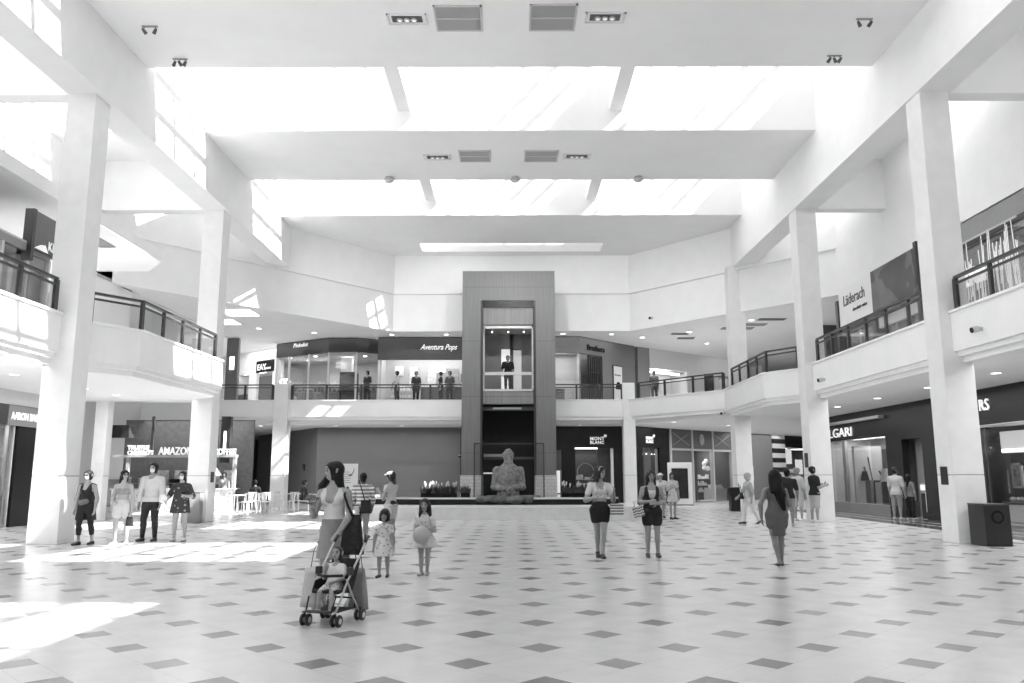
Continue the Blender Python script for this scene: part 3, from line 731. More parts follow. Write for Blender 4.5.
# a plain black stretch between the two right shops is part of the first; left ground floor --------------------
t = shop('shop with a gray sign board and dark doorway, left edge behind the nearest left column', (-15.5, 14.0, 0), R(90))
B(0, 14.8, 0, .3, 3.7, 4.17).build('upper_panel', LTG, t)
B(0, 10.6, -.05, .3, 3.1, 3.7).build('dark_fascia', DARKM, t)
B(10.65, 14.2, -.08, .0, 3.08, 3.70, .01).build('sign_board', mat('sign_gray', .19, .5), t)
text('lettering', 'AARON BASHA', (10.76, -.1, 3.27), 0, .33, LETTER, t, extrude=.012, width=1.72, bold=.006)
sp(t, 0, -.04, 3.66, 14.8, .1, .06, 'trim_strip', DARKM)
B(0, 11.2, .1, .112, .1, 3.1).build('window_glass', SHOPGLASS, t)
for x in (2, 5, 8, 10.35, 10.95): B(x, x + .08, .05, .17, 0, 3.1).build('window_post', STEEL, t)
B(11.3, 12.4, -.02, .4, 0, 3.1).build('dark_pilaster', BLACK, t); B(12.4, 14.8, 0, .3, 0, 3.1).build('pale_panel', LTG, t)
room(t, 0, 11.2, 2.8, 3.2, LTG, lit=((1, 3), (5, 7), (8.6, 10.4)))
for x in (7.6, 9.2, 10.2): sp(t, x, .6, 0, .7, .6, 1.0, 'display_plinth', DARKM)
MB().tube([(10.1, -.1, 3.02), (9.2, -.6, 3.0)], .03, 6).build('awning_arm', DARKM, t)
# back, ground floor: black boutique between the tower and the white pier column -----------------------------
def mont(t, x, z, s):
    text('lettering', 'MONT', (x, -.03, z + s * .62), 0, s * .8, LETTER, t, extrude=.012, spacing=1.05, bold=.006); text('lettering', 'BLANC', (x, -.03, z), 0, s * .72, LETTER, t, extrude=.012, spacing=1.05, bold=.006)
    m = MB(); v = []
    for k in range(12):
        r = s * (.30 if k % 2 == 0 else .2); v.append((r * math.cos(R(30 * k)), r * math.sin(R(30 * k))))
    m.prism(v, -.02, .02); o = m.build('star_emblem', LETTER, t); o.rotation_euler = (R(90), 0, 0); o.location = (x + s * 2.6, -.03, z + s * 1.35)
t = shop('black boutique front between the lift tower and the white pier column', (1.6, 44.0, 0), 0)
MB().box(-4.5, .55, 0, .2, 0, 4.17).box(.55, .95, 0, .2, 2.9, 4.17).box(.95, 1.7, 0, .2, 0, 4.17).box(1.7, 3.75, 0, .2, 3.0, 4.17).box(3.75, 5.1, 0, .2, 0, 4.17).box(.55, .95, 0, .2, 0, .5).box(1.7, 2.85, 0, .2, 0, .45).build('granite_facade', BLACK, t)
mont(t, 2.5, 3.22, .32)
B(.55, .95, .08, .09, .5, 2.9).build('side_window', SHOPGLASS, t); B(1.7, 2.85, .08, .09, .45, 3.0).build('display_window', SHOPGLASS, t)
B(1.68, 2.9, -.02, .1, 2.94, 3.02).build('window_lamp', mat('lamp_soft', .8, .4, emit=1.5), t)
B(3.6, 3.75, .0, .25, 0, 2.95).build('door_jamb', mat('jamb_pale', .62, .4), t); B(2.9, 3.6, .25, .3, 0, 3.0).build('dark_door', DARKM, t)
room(t, .5, 3.5, 1.8, 3.0, mat('boutique_wall', .07, .6), y=.22)
sp(t, .6, .5, .6, .3, .3, 1.2, 'lit_case', mat('lit_case', .6, .4, emit=.8)); sp(t, 1.85, .5, .45, .8, .4, .6, 'display_plinth', DKG)
MB().lathe([(.42, -.02), (.47, -.02), (.47, .02), (.42, .02)], (2.3, .7, 1.75), 24, 'y', caps=False).build('display_ring', STEEL, t)
shelf_goods(t, 1.8, 2.8, 1.3, (.9, 1.3), 11)
# second black boutique front, turned away
t = shop('black boutique front right of the white pier column, turned sideways', (6.5, 43.9, 0), math.atan2(2.5, 2.35))
MB().box(0, .75, 0, .2, 0, 4.17).box(.75, 2.45, 0, .2, 3.05, 4.17).box(2.45, 3.45, 0, .2, 0, 4.17).build('granite_facade', BLACK, t)
mont(t, 1.05, 3.3, .3)
B(.75, 2.45, .1, .11, 0, 3.05).build('window_glass', SHOPGLASS, t); B(1.35, 1.95, .3, .36, 0, 3.0).build('pale_banner', mat('banner_gray', .22, .6), t); B(2.2, 2.42, .15, .2, .2, 3.0).build('pale_post', LTG, t); B(.78, .9, .2, .28, .6, 2.9).build('lit_strip', mat('strip_soft', .6, .4, emit=.7), t)
room(t, .75, 2.45, 1.5, 3.1, mat('boutique_wall2', .05, .6), y=.22)
for x in (1.0, 1.4, 1.9, 2.2): B(x, x + .05, .2, .25, 2.68, 2.73).build('spot_dot', LAMP, t)
# storefront with crossed transom panels
t = shop('gray paneled storefront with crossed transoms and an oval emblem, behind the white kiosk', (8.9, 46.4, 0), math.atan2(4.1, 4.6))
PNL = mat('panel_gray', .13, .5, noise=.1)
for x in (0, 2.05, 4.1, 6.15): B(x - .06, x + .06, -.06, .2, 0, 4.17).build('mullion_post', PALEM, t)
sp(t, 0, -.05, 2.95, 6.2, .2, .12, 'transom', PALEM)
for k in range(3):
    x = k * 2.05
    B(x + .06, x + 1.99, .02, .1, 3.07, 4.17).build('transom_panel', PNL, t)
    if k != 1:
        m = MB(); m.bar((x + .25, 0, 3.25), (x + 1.8, 0, 3.95), .03, .06); m.bar((x + .25, 0, 3.95), (x + 1.8, 0, 3.25), .03, .06); m.build('cross_lattice', MIDG, t)
B(.06, 1.99, .02, .1, 0, 2.95).build('lower_panel', PNL, t)
o = MB().lathe([(.02, -.01), (.26, -.02), (.28, .02), (.02, .03)], seg=20, axis='y').build('oval_emblem', mat('emblem_pale', .45, .5, noise=.4, nscale=12), t, True, loc=(3.0, -.03, 3.62)); o.scale = (.85, 1, 1.25)
B(4.16, 6.1, .05, .06, 0, 2.95).build('window_glass', SHOPGLASS, t)
room(t, 2.1, 6.15, 3.0, 3.2, mat('store_wall', .10, .6), lit=((2.6, 3.6), (4.4, 5.8)))
MB().tube([(2.9, .9, 0), (2.9, .9, 2.9)], .5, 16).build('dark_pillar', mat('pillar_gray', .07, .4), t)
for x, z in ((4.6, 2.2), (4.95, 1.9), (4.6, 1.95), (4.8, 2.35)): MB().lathe([(.08, -.1), (.15, 0), (.12, .14), (.05, .18)], (x, 1.0, z), 10).build('paper_lantern', mat('lantern_soft', .6, .6, emit=.1), t)
shelf_goods(t, 4.3, 6.0, 1.6, (.5, .9, 1.3), 5); sp(t, 4.3, .4, 0, 1.7, .5, .7, 'display_table', LTG); shelf_goods(t, 4.3, 6.0, .4, (.7,), 8)
sp(t, 2.3, -.3, .05, 1.6, .3, .06, 'threshold', PALEM)
# further right, seen between the far right columns
an = math.atan2(4.1, 4.6)
t = shop('plain gray shop front deep in the hall, seen right of the farthest right column', (8.9 + .745 * 6.3, 46.4 + .667 * 6.3, 0), an)
B(0, 4.5, 0, .2, 0, 4.17).build('gray_wall', mat('far_gray', .2, .6, noise=.05), t); sp(t, 1.2, -.03, 1.2, .9, .04, .9, 'lit_poster', mat('poster_lit', .6, .5, emit=.5))
t = shop('shop with a black and white banded pier, deep in the hall between the right columns', (8.9 + .745 * 10.8, 46.4 + .667 * 10.8, 0), an)
BAND = mat_stripes('banded_pier', 'Z', .62, .75, .02, .5, .2, .4)
B(0, 1.5, -.1, .4, 0, 4.17).build('banded_pier', BAND, t); B(1.5, 9, -.02, .3, 3.4, 4.17).build('fascia', BLACK, t); B(1.5, 9, .1, .11, 0, 3.4).build('window_glass', SHOPGLASS, t)
room(t, 1.5, 9, 3.4, 3.4, mat('store_wall3', .05, .6), lit=((3, 4), (6, 7)), y=.2)
for x, z in ((2.6, 2.3), (4.0, 1.6)): sp(t, x, .6, z, .9, .05, 1.0, 'lit_poster', mat('poster_lit2', .6, .5, emit=.9))
for k in range(3): shelf_goods(t, 2.0 + 2.2 * k, 3.9 + 2.2 * k, 2.6, (.5, .9, 1.3, 1.7), 20 + k); sp(t, 2.2 + 2.2 * k, .8, 0, 1.5, .6, .9, 'display_table', BLACK)

# cafe at the back left ------------------------------------------------------------------------------------------
t = thing('cafe_kiosk', 'coffee bar with standing white letters on its roof beam, behind the left columns', 'cafe', (-18.4, 36.0, 0))
BEAM = mat('cafe_beam', .40, .5)
sp(t, 0, -.1, 2.35, 6.15, .3, .11, 'roof_beam', BEAM)
for x in (0, 1.3, 6.0): B(x, x + .14, -.05, .1, 0, 2.36).build('beam_post', BEAM, t)
text('lettering', 'TRUFFLE', (1.3, 0, 2.70), 0, .25, LETTER, t, extrude=.03, width=.95, bold=.012); text('lettering', "CHURRO'S", (1.3, 0, 2.47), 0, .25, LETTER, t, extrude=.03, width=1.15, bold=.012)
text('lettering', 'AMAZON', (2.68, 0, 2.47), 0, .47, LETTER, t, extrude=.03, width=1.5, bold=.008); text('lettering', 'COFFEE', (5.1, 0, 2.47), 0, .36, LETTER, t, extrude=.03, width=1.0, bold=.012)
sp(t, 5.35, .1, 2.1, .42, .3, 2.06, 'dark_pylon', DARKM); sp(t, 5.5, .07, 2.7, .1, .03, .8, 'pylon_light', PANEL_LIT)
cf = mat_floral('counter_pattern', .75, .2, 9, .35)
sp(t, .9, -.35, 0, 5.2, .55, .95, 'counter_front', cf); sp(t, .85, -.42, .95, 5.3, .7, .05, 'counter_top', PALEM)
B(1.5, 4.4, -.3, -.29, 1.0, 1.42).build('display_glass', SHOPGLASS, t)
sp(t, 1.5, -.05, 1.2, 2.9, .25, .03, 'display_shelf', STEEL)
sp(t, 0, 2.4, 0, 6.1, .1, 4.16, 'back_wall', mat('cafe_back', .14, .6, noise=.2)); 
for x, w_ in ((1.5, .7), (2.5, .9), (3.7, .9), (4.8, .6)): sp(t, x, 2.3, 1.15, w_, .08, .65, 'menu_board', mat('menu_gray', .42, .5, noise=.5, nscale=8))
shelf_goods(t, 1.2, 3.0, 2.1, (.55, .95), 31); shelf_goods(t, 3.2, 5.6, 2.1, (.55, .95), 32)
sp(t, .2, .4, 0, .9, .6, 1.5, 'drinks_fridge', mat('fridge_pale', .6, .3)); sp(t, .3, .36, .2, .7, .04, 1.2, 'fridge_glass', mat('fridge_glass_m', .2, .1))
sp(t, 1.6, .6, 1.0, .5, .4, .45, 'coffee_machine', STEEL); sp(t, 3.0, .6, 1.0, .6, .4, .4, 'grinder_station', BLACK)
sp(t, .4, -.4, 3.2, 1.1, .5, .55, 'hung_bulkhead', DARKM); B(2.3, 2.4, .0, .1, 2.46, 4.16).build('hanger_post', DARKM, t)

# upper floor, back: dark sign board shop left of the tower ------------------------------------------------------
ZF = 5.3
t = shop('upper shop with a wide dark board and white script, left of the tower', (-7.35, 43.2, ZF), 0)
B(0, 5.2, -.1, .2, 2.42, 3.62).build('sign_board', mat('board_dark', .045, .5, noise=.1), t)
text('lettering', 'Aventura Pops', (2.3, -.12, 2.95), 0, .42, LETTER, t, extrude=.012, shear=.45, width=2.0, bold=.004)
B(.1, .2, 0, .1, 0, 2.42).build('window_post', PALEM, t)
room(t, 0, 5.2, 3.0, 3.4, LTG, lit=((.6, 2.2), (3.0, 4.6)), y=.25)
for x, w_, z, h_, g in ((2.4, .5, 1.2, 1.0, .75), (2.95, 1.2, 1.25, 1.05, .35), (4.3, .9, 1.2, .8, .15), (.5, .5, 1.9, .55, .8), (1.35, .5, 1.3, 1.1, .7)): sp(t, x, 2.85, z, w_, .1, h_, 'wall_poster', mat('poster_%d' % int(g * 100), g, .6, noise=.25, nscale=5))
B(2.7, 3.4, 2.8, 2.84, 2.1, 2.3).build('menu_lamp', PANEL_LIT, t)
sp(t, 2.2, 1.2, 0, 2.8, .6, 1.05, 'counter', DKG); shelf_goods(t, 2.2, 5.0, 1.2, (1.05,), 41); shelf_goods(t, .3, 2.0, 2.6, (.6, 1.0), 42)
# upper floor: glazed corner shop ---------------------------------------------------------------------------------
t = thing('storefront', 'upper glazed corner shop with a faceted dark band, left of the dark sign board', 'storefront', (-10, 44.5, ZF))
pl = [(-3.5, .87), (-.05, -1.25), (1.45, -1.25), (2.6, -.6)]
BANDM = mat('band_dark', .03, .18, .5)
MB().sweep([(0, 2.85), (0, 3.62), (.25, 3.62), (.25, 2.85)], pl).build('dark_band', BANDM, t)
MB().sweep([(.1, .05), (.1, 2.85), (.115, 2.85), (.115, .05)], pl).build('glass_wall', SHOPGLASS, t)
for (x, y) in [(-3.45, .84), (-2.6, .32), (-1.3, -.48), (-.05, -1.2), (1.45, -1.2), (2.55, -.6)]: B(x - .05, x + .05, y + .03, y + .17, 0, 2.85).build('window_post', PALEM, t)
text('lettering', 'Pinkelot', (-2.35, .12, 3.3), math.atan2(-2.55, 4.15), .34, LETTER, t, extrude=.01, shear=.2)
MB().prism([(-3.4, .9), (-.05, -1.1), (1.45, -1.1), (2.5, -.5), (2.6, 3.4), (-4.2, 4.4)], 2.9, 3.0).build('interior_ceiling', LTG, t)
MB().sweep([(0, 0), (0, 2.9), (.06, 2.9), (.06, 0)], [(-4.2, 4.4), (2.6, 3.4)]).build('interior_wall', mat('shop_wall_l', .6, .6), t)
sp(t, .2, .6, 0, .9, .9, 2.0, 'dark_column', DARKM); sp(t, .25, .6, 2.0, .6, .6, .8, 'white_column_head', mat('white_head', .8, .5, emit=.3))
for x, y in ((-2.8, 1.2), (-1.2, .6), (1.6, .6), (.2, 2.0), (-2, 2.2)): MB().lathe([(.1, 2.87), (.1, 2.9)], (x, y, 0), 12).build('ceiling_lamp', LAMP, t)
for x in (-3.4, -3.15): MB().lathe([(.1, -.02), (.17, -.02), (.17, .02), (.1, .02)], (x + .3, 1.0, 1.5), 16, 'y', caps=False).build('neon_ring', LAMP, t)
for x, y in ((-2.4, 1.6), (-.9, 1.0), (1.3, .8), (-1.6, 2.6)): sp(t, x, y, 0, .9, .6, .95, 'display_table', mat('table_%d' % int(x > 0), .25, .5))
shelf_goods(t, -3.5, 2.2, 3.2, (.7, 1.1, 1.5), 51)
a_ = bpy.data.lights.new('shop_lamp', 'AREA'); a_.shape = 'RECTANGLE'; a_.size = 5; a_.size_y = 1.5; a_.energy = SHOPW * 18; ao = bpy.data.objects.new('shop_lamp', a_); COL.objects.link(ao); ao.parent = t; ao.location = (-.6, 1.6, 2.86)
# upper floor: white shop with a black name plate, seen past the left middle column ------------------------------
an = math.atan2(-4.7, 5.8)
t = shop('upper white shop front with a small black name plate, past the middle left column', (-19.3, 51.2, ZF), an)
MB().box(0, 7.4, 0, .2, 2.35, 3.65).box(0, 1.6, 0, .2, 0, 2.35).box(4.2, 5.0, 0, .2, 0, 2.35).box(6.6, 7.4, 0, .2, 0, 2.35).build('white_facade', WHITE, t)
B(5.0, 6.75, -.06, 0, 2.3, 3.0).build('name_plate', BLACK, t); text('lettering', 'EAY', (5.12, -.07, 2.45), 0, .5, LETTER, t, extrude=.01, bold=.01); text('lettering', 'JEWELS', (5.95, -.07, 2.45), 0, .17, LETTER, t, extrude=.01)
B(5.05, 6.55, .15, .2, 0, 2.1).build('dark_doorway', mat('doorway', .13, .6), t); B(1.6, 4.2, .08, .09, .3, 2.3).build('window_glass', SHOPGLASS, t)
room(t, 1.6, 6.6, 2.2, 2.6, LTG, lit=((1.8, 2.8), (3.0, 4.0)), y=.22); sp(t, 1.8, .5, .3, 2.2, .5, .9, 'display_counter', DKG)
t = thing('sign_pylon', 'slim dark sign pylon standing on the upper floor beside the middle left column', 'sign', (-15.25, 43.4, ZF))
B(-.32, .32, -.15, .15, 0, 3.6).build('pylon', mat('pylon_gray', .16, .5), t); B(-.12, .12, -.17, -.14, 1.9, 2.6).build('light_slot', PANEL_LIT, t)
# upper floor: gray shop right of the tower ------------------------------------------------------------------------
t = thing('storefront', 'upper gray shop with dark raised letters and a barred door, right of the tower', 'storefront', (3.55, 43.0, ZF))
G2 = mat('facade_gray', .17, .6, noise=.05)
an = math.atan2(3.4, 3.45); L = math.hypot(3.4, 3.45)
MB().box(-3.8, .02, 0, .2, 2.75, 3.65).build('facade_front', G2, t); B(-3.8, 0, .08, .09, 0, 2.75).build('window_glass', SHOPGLASS, t)
s = thing('x', None, None); s.name = 'facade_side'; s.parent = t; s.rotation_euler = (0, 0, an)
MB().box(0, L, 0, .2, 2.75, 3.65).box(1.9, L, 0, .2, 0, 2.75).build('gray_wall', G2, s); B(0, .75, .08, .09, 0, 2.75).build('window_glass', SHOPGLASS, s)
text('lettering', 'Brothers', (.55, -.03, 2.98), 0, .42, BLACK, s, extrude=.02, bold=.012)
m = MB(); [m.box(x - .025, x + .025, .02, .07, 0, 2.7) for x in [.78 + .16 * k for k in range(8)]]; m.box(.75, 1.95, .02, .07, 1.75, 1.82); m.box(.75, 1.95, .02, .07, 2.65, 2.72); m.build('barred_door', DARKM, s)
B(2.75, 3.6, -.05, .0, .3, 2.35).build('poster_frame', DARKM, s); B(2.81, 3.54, -.07, -.04, .36, 2.29).build('poster', mat('poster_white', .72, .6), s)
mm = MB(); mm.prism([(.25 * math.cos(R(a)), .42 * math.sin(R(a))) for a in range(0, 181, 15)], 0, .01); o = mm.build('arch_motif', BLACK, s); o.rotation_euler = (R(90), 0, 0); o.location = (3.17, -.075, 1.0)
text('lettering', 'Brothers', (2.88, -.075, 1.75), 0, .15, BLACK, s, extrude=.004)
room(t, -3.8, 0, 2.6, 3.0, LTG, lit=((-3, -2), (-1.6, -.6)), y=.25); sp(t, -3.4, .8, 0, 2.6, .6, .9, 'display_table', DKG)
# upper floor: pale shops behind the far right column ---------------------------------------------------------------
an = math.atan2(5.4, 7.0)
t = shop('upper pale shop with open lit front and narrow dark door, beyond the white pier', (7.2, 46.6, ZF), an)
MB().box(0, 1.0, 0, .2, 0, 3.65).build('gray_pier', mat('pier_gray', .26, .6), t)
MB().box(1.0, 9.0, 0, .2, 2.5, 3.65).box(4.3, 5.9, 0, .2, 0, 2.5).box(6.9, 7.3, 0, .2, 0, 2.5).build('pale_facade', mat('pale_facade_m', .66, .6, noise=.03), t)
B(5.9, 6.9, .05, .12, 0, 2.5).build('dark_door', DARKM, t); B(7.3, 9.0, .1, .11, 0, 2.5).build('window_glass', SHOPGLASS, t)
room(t, 1.0, 5.8, 2.6, 2.7, mat('pale_int', .6, .6), lit=((1.3, 2.3), (2.8, 4.0)), y=.22); sp(t, 1.1, .25, 0, 1.0, .1, 2.2, 'white_panel', WHITE); sp(t, 2.3, .6, 0, 1.0, .5, .9, 'dark_counter', DKG); sp(t, 2.8, 2.2, .4, 1.3, .3, 1.6, 'dark_shelving', DARKM)
B(1.2, 4.2, .5, .6, 2.3, 2.42).build('light_strip', PANEL_LIT, t); room(t, 7.3, 9.0, 2.0, 2.6, LTG, y=.22); shelf_goods(t, 7.4, 8.9, 1.2, (.4, .8, 1.2), 61)

# upper floor, right: shop with a white panel and a large picture board ---------------------------------------------
t = shop('upper shop with white name panel and large dark picture board, right gallery', (13.42, 33.4, ZF), R(-90))
def yx(y): return 33.4 - y
B(yx(32.5), yx(29.45), -.08, .1, 2.1, 3.72).build('name_panel', mat('panel_white', .85, .5), t)
text('lettering', 'Läderach', (yx(32.05), -.09, 2.95), 0, .62, mat('letter_dark', .06, .5), t, extrude=.008, width=1.95); text('lettering', 'chocolatier suisse', (yx(31.2), -.09, 2.6), 0, .2, MATS['letter_dark'], t, extrude=.008, width=1.3)
t2 = NT('board_picture'); xx, yy, zz = t2.coord(); nz = t2.noise(.55, 2)
t2.gray(t2.mixf(t2.math('MULTIPLY', t2.math('GREATER_THAN', nz, .5), .7), t2.math('MULTIPLY_ADD', t2.noise(1.2, 2), .12, .06), .035)); t2.b.inputs['Roughness'].default_value = .15
B(yx(29.42), yx(25.95), -.1, .1, 1.95, 3.72).build('picture_board', t2.m, t)
B(yx(32.72), yx(32.5), -.15, .2, 0, 3.3).build('dark_post', DARKM, t); B(yx(29.5), yx(29.25), -.12, .2, 0, 1.95).build('dark_post', DARKM, t); B(yx(25.95), yx(25.75), -.2, .2, 0, 3.85).build('dark_post', DARKM, t)
B(yx(29.2), yx(25.95), -.02, .15, 1.55, 1.95).build('white_lintel', WHITE, t); B(yx(32.5), yx(29.5), -.02, .15, 1.85, 2.1).build('dark_lintel', DKG, t)
B(yx(32.5), yx(26.0), .08, .09, 0, 1.9).build('window_glass', SHOPGLASS, t)
for y in (31.0, 28.0, 27.0): B(yx(y), yx(y) + .08, .02, .15, 0, 1.9).build('window_post', PALEM, t)
room(t, yx(32.5), yx(24.0), 2.6, 3.6, mat('choc_int', .22, .6), lit=((2, 3), (5, 6)), y=.25); sp(t, 1.4, .8, 0, 2.4, .6, 1.0, 'counter', DKG); shelf_goods(t, 1.2, 4.0, 2.3, (.6, 1.0, 1.4), 71)
B(yx(25.7), yx(24.0), 0, .2, 0, 3.72).build('white_pier', WHITE, t)
# upper floor, right nearest: glazed shop with a sign of hanging white rods
t = shop('upper glazed shop with a lit ceiling, top right behind the nearest railing', (13.42, 23.6, ZF), R(-90))
B(0, 14, 0, .15, 3.05, 3.72).build('head_panel', MIDG, t); B(0, 14, -.06, .02, 2.9, 3.05).build('head_rail', DARKM, t)
B(0, 14, .08, .09, 0, 2.9).build('window_glass', SHOPGLASS, t); room(t, 0, 14, 2.8, 3.4, mat('glz_int', .30, .6), lit=((2.2, 3.6), (4.4, 6), (8, 10)), y=.2)
for x in (3.2, 6.4, 9.6): B(x, x + .1, .03, .15, 0, 2.9).build('window_post', PALEM, t)
sp(t, 2.3, .8, 0, .9, .4, 1.7, 'dark_display', DARKM); sp(t, 1.0, 1.2, 0, 1.0, .5, 1.0, 'counter', MIDG)
s = thing('hanging_rod_sign', 'sign of many thin white vertical rods crossed by white letters, right gallery', 'sign', (13.1, 21.7, ZF), R(-90))
rnd = random.Random(9)
for k in range(44):
    x = -1.35 + 2.7 * k / 43; a = rnd.uniform(.55, 1.5); b = rnd.uniform(1.9, 2.95)
    MB().tube([(x, rnd.uniform(-.08, .08), a), (x, 0, b)], .014, 6).build('white_rod', mat('rod_white', .8, .4, emit=.15), s)
text('lettering', 'SENSHI', (-1.15, -.16, 1.55), 0, .6, LETTER, s, extrude=.03, sx=.85, bold=.02)
m = MB().box(-1.4, 1.4, -.02, .02, 2.88, 2.93); m.build('hanging_bar', PALEM, s)
t = thing('wall_grille', 'small gray air grille high on the upper right wall beside the nearest column', 'vent', (13.4, 24.3, 10.0), R(-90))
B(-.45, .45, -.03, .02, -.2, .2).build('frame', LTG, t); m = MB(); [m.box(-.4, .4, -.045, -.02, -.17 + .06 * k, -.14 + .06 * k) for k in range(6)]; m.build('slats', MIDG, t)

# upper floor, left: shop nearest the viewer with a hung dark sign ----------------------------------------------------
t = shop('upper left shop nearest the viewer, glazed under a pale soffit', (-12.5, 11.0, ZF), R(90))
B(0, 10.1, 0, .15, 1.95, 2.15).build('head_rail', MIDG, t); B(0, 10.1, .0, 3, 2.15, 2.2).build('top_panel', LTG, t); B(0, 10.1, .06, .07, 0, 1.95).build('window_glass', SHOPGLASS, t)
for x in (1.6, 4.0, 6.6, 8.05, 9.1, 10.05): B(x, x + .1, .0, .15, 0, 1.95).build('window_post', PALEM, t)
room(t, 0, 10.1, 2.8, 2.15, LTG, lit=((1, 2.4), (4, 5.4), (7, 8.4)), y=.2); B(8.3, 9.0, .4, .5, 0, 1.8).build('gray_banner', MIDG, t); B(9.2, 9.9, .4, .5, 0, 1.8).build('pale_banner', LTG, t)
s = thing('hung_sign', 'dark box sign with white letters above the upper left shop', 'sign', (-12.6, 19.9, 7.36), R(90))
B(.2, 1.78, -.2, .0, 0, 1.0, .01).build('sign_box', mat('sign_face', .12, .3, noise=.1), s); B(.12, .24, -.22, .02, -.35, 1.02).build('side_post', DARKM, s)
text('lettering', 'KLADE', (.86, -.215, .1), 0, .36, LETTER, s, extrude=.01, width=.9)
m = MB().prism([(.28, .02), (.9, .02), (.75, .2), (.55, .16)], 0, .01); o = m.build('white_flash', LETTER, s); o.rotation_euler = (R(90), 0, 0); o.location = (0, -.2, 0)
t = shop('upper left white shop front behind the angled left balcony', (-15.45, 21.4, ZF), R(90))
MB().box(0, 7.2, 0, .2, 2.3, 3.6).box(0, .5, 0, .2, 0, 2.3).box(6.4, 7.2, 0, .2, 0, 2.3).build('white_facade', WHITE, t); B(.5, 6.4, .1, .11, 0, 2.3).build('window_glass', SHOPGLASS, t)
for x in (1.4, 2.6, 4.0, 5.4): B(x, x + .09, .04, .16, 0, 2.3).build('window_post', PALEM, t)
room(t, 0, 7.2, 2.4, 2.6, mat('whiteint', .7, .6), lit=((.6, 2), (3, 4.4), (5, 6.2)), y=.2)
sp(t, 2.0, -1.6, .1, 1.6, .7, .8, 'reception_desk', DKG)
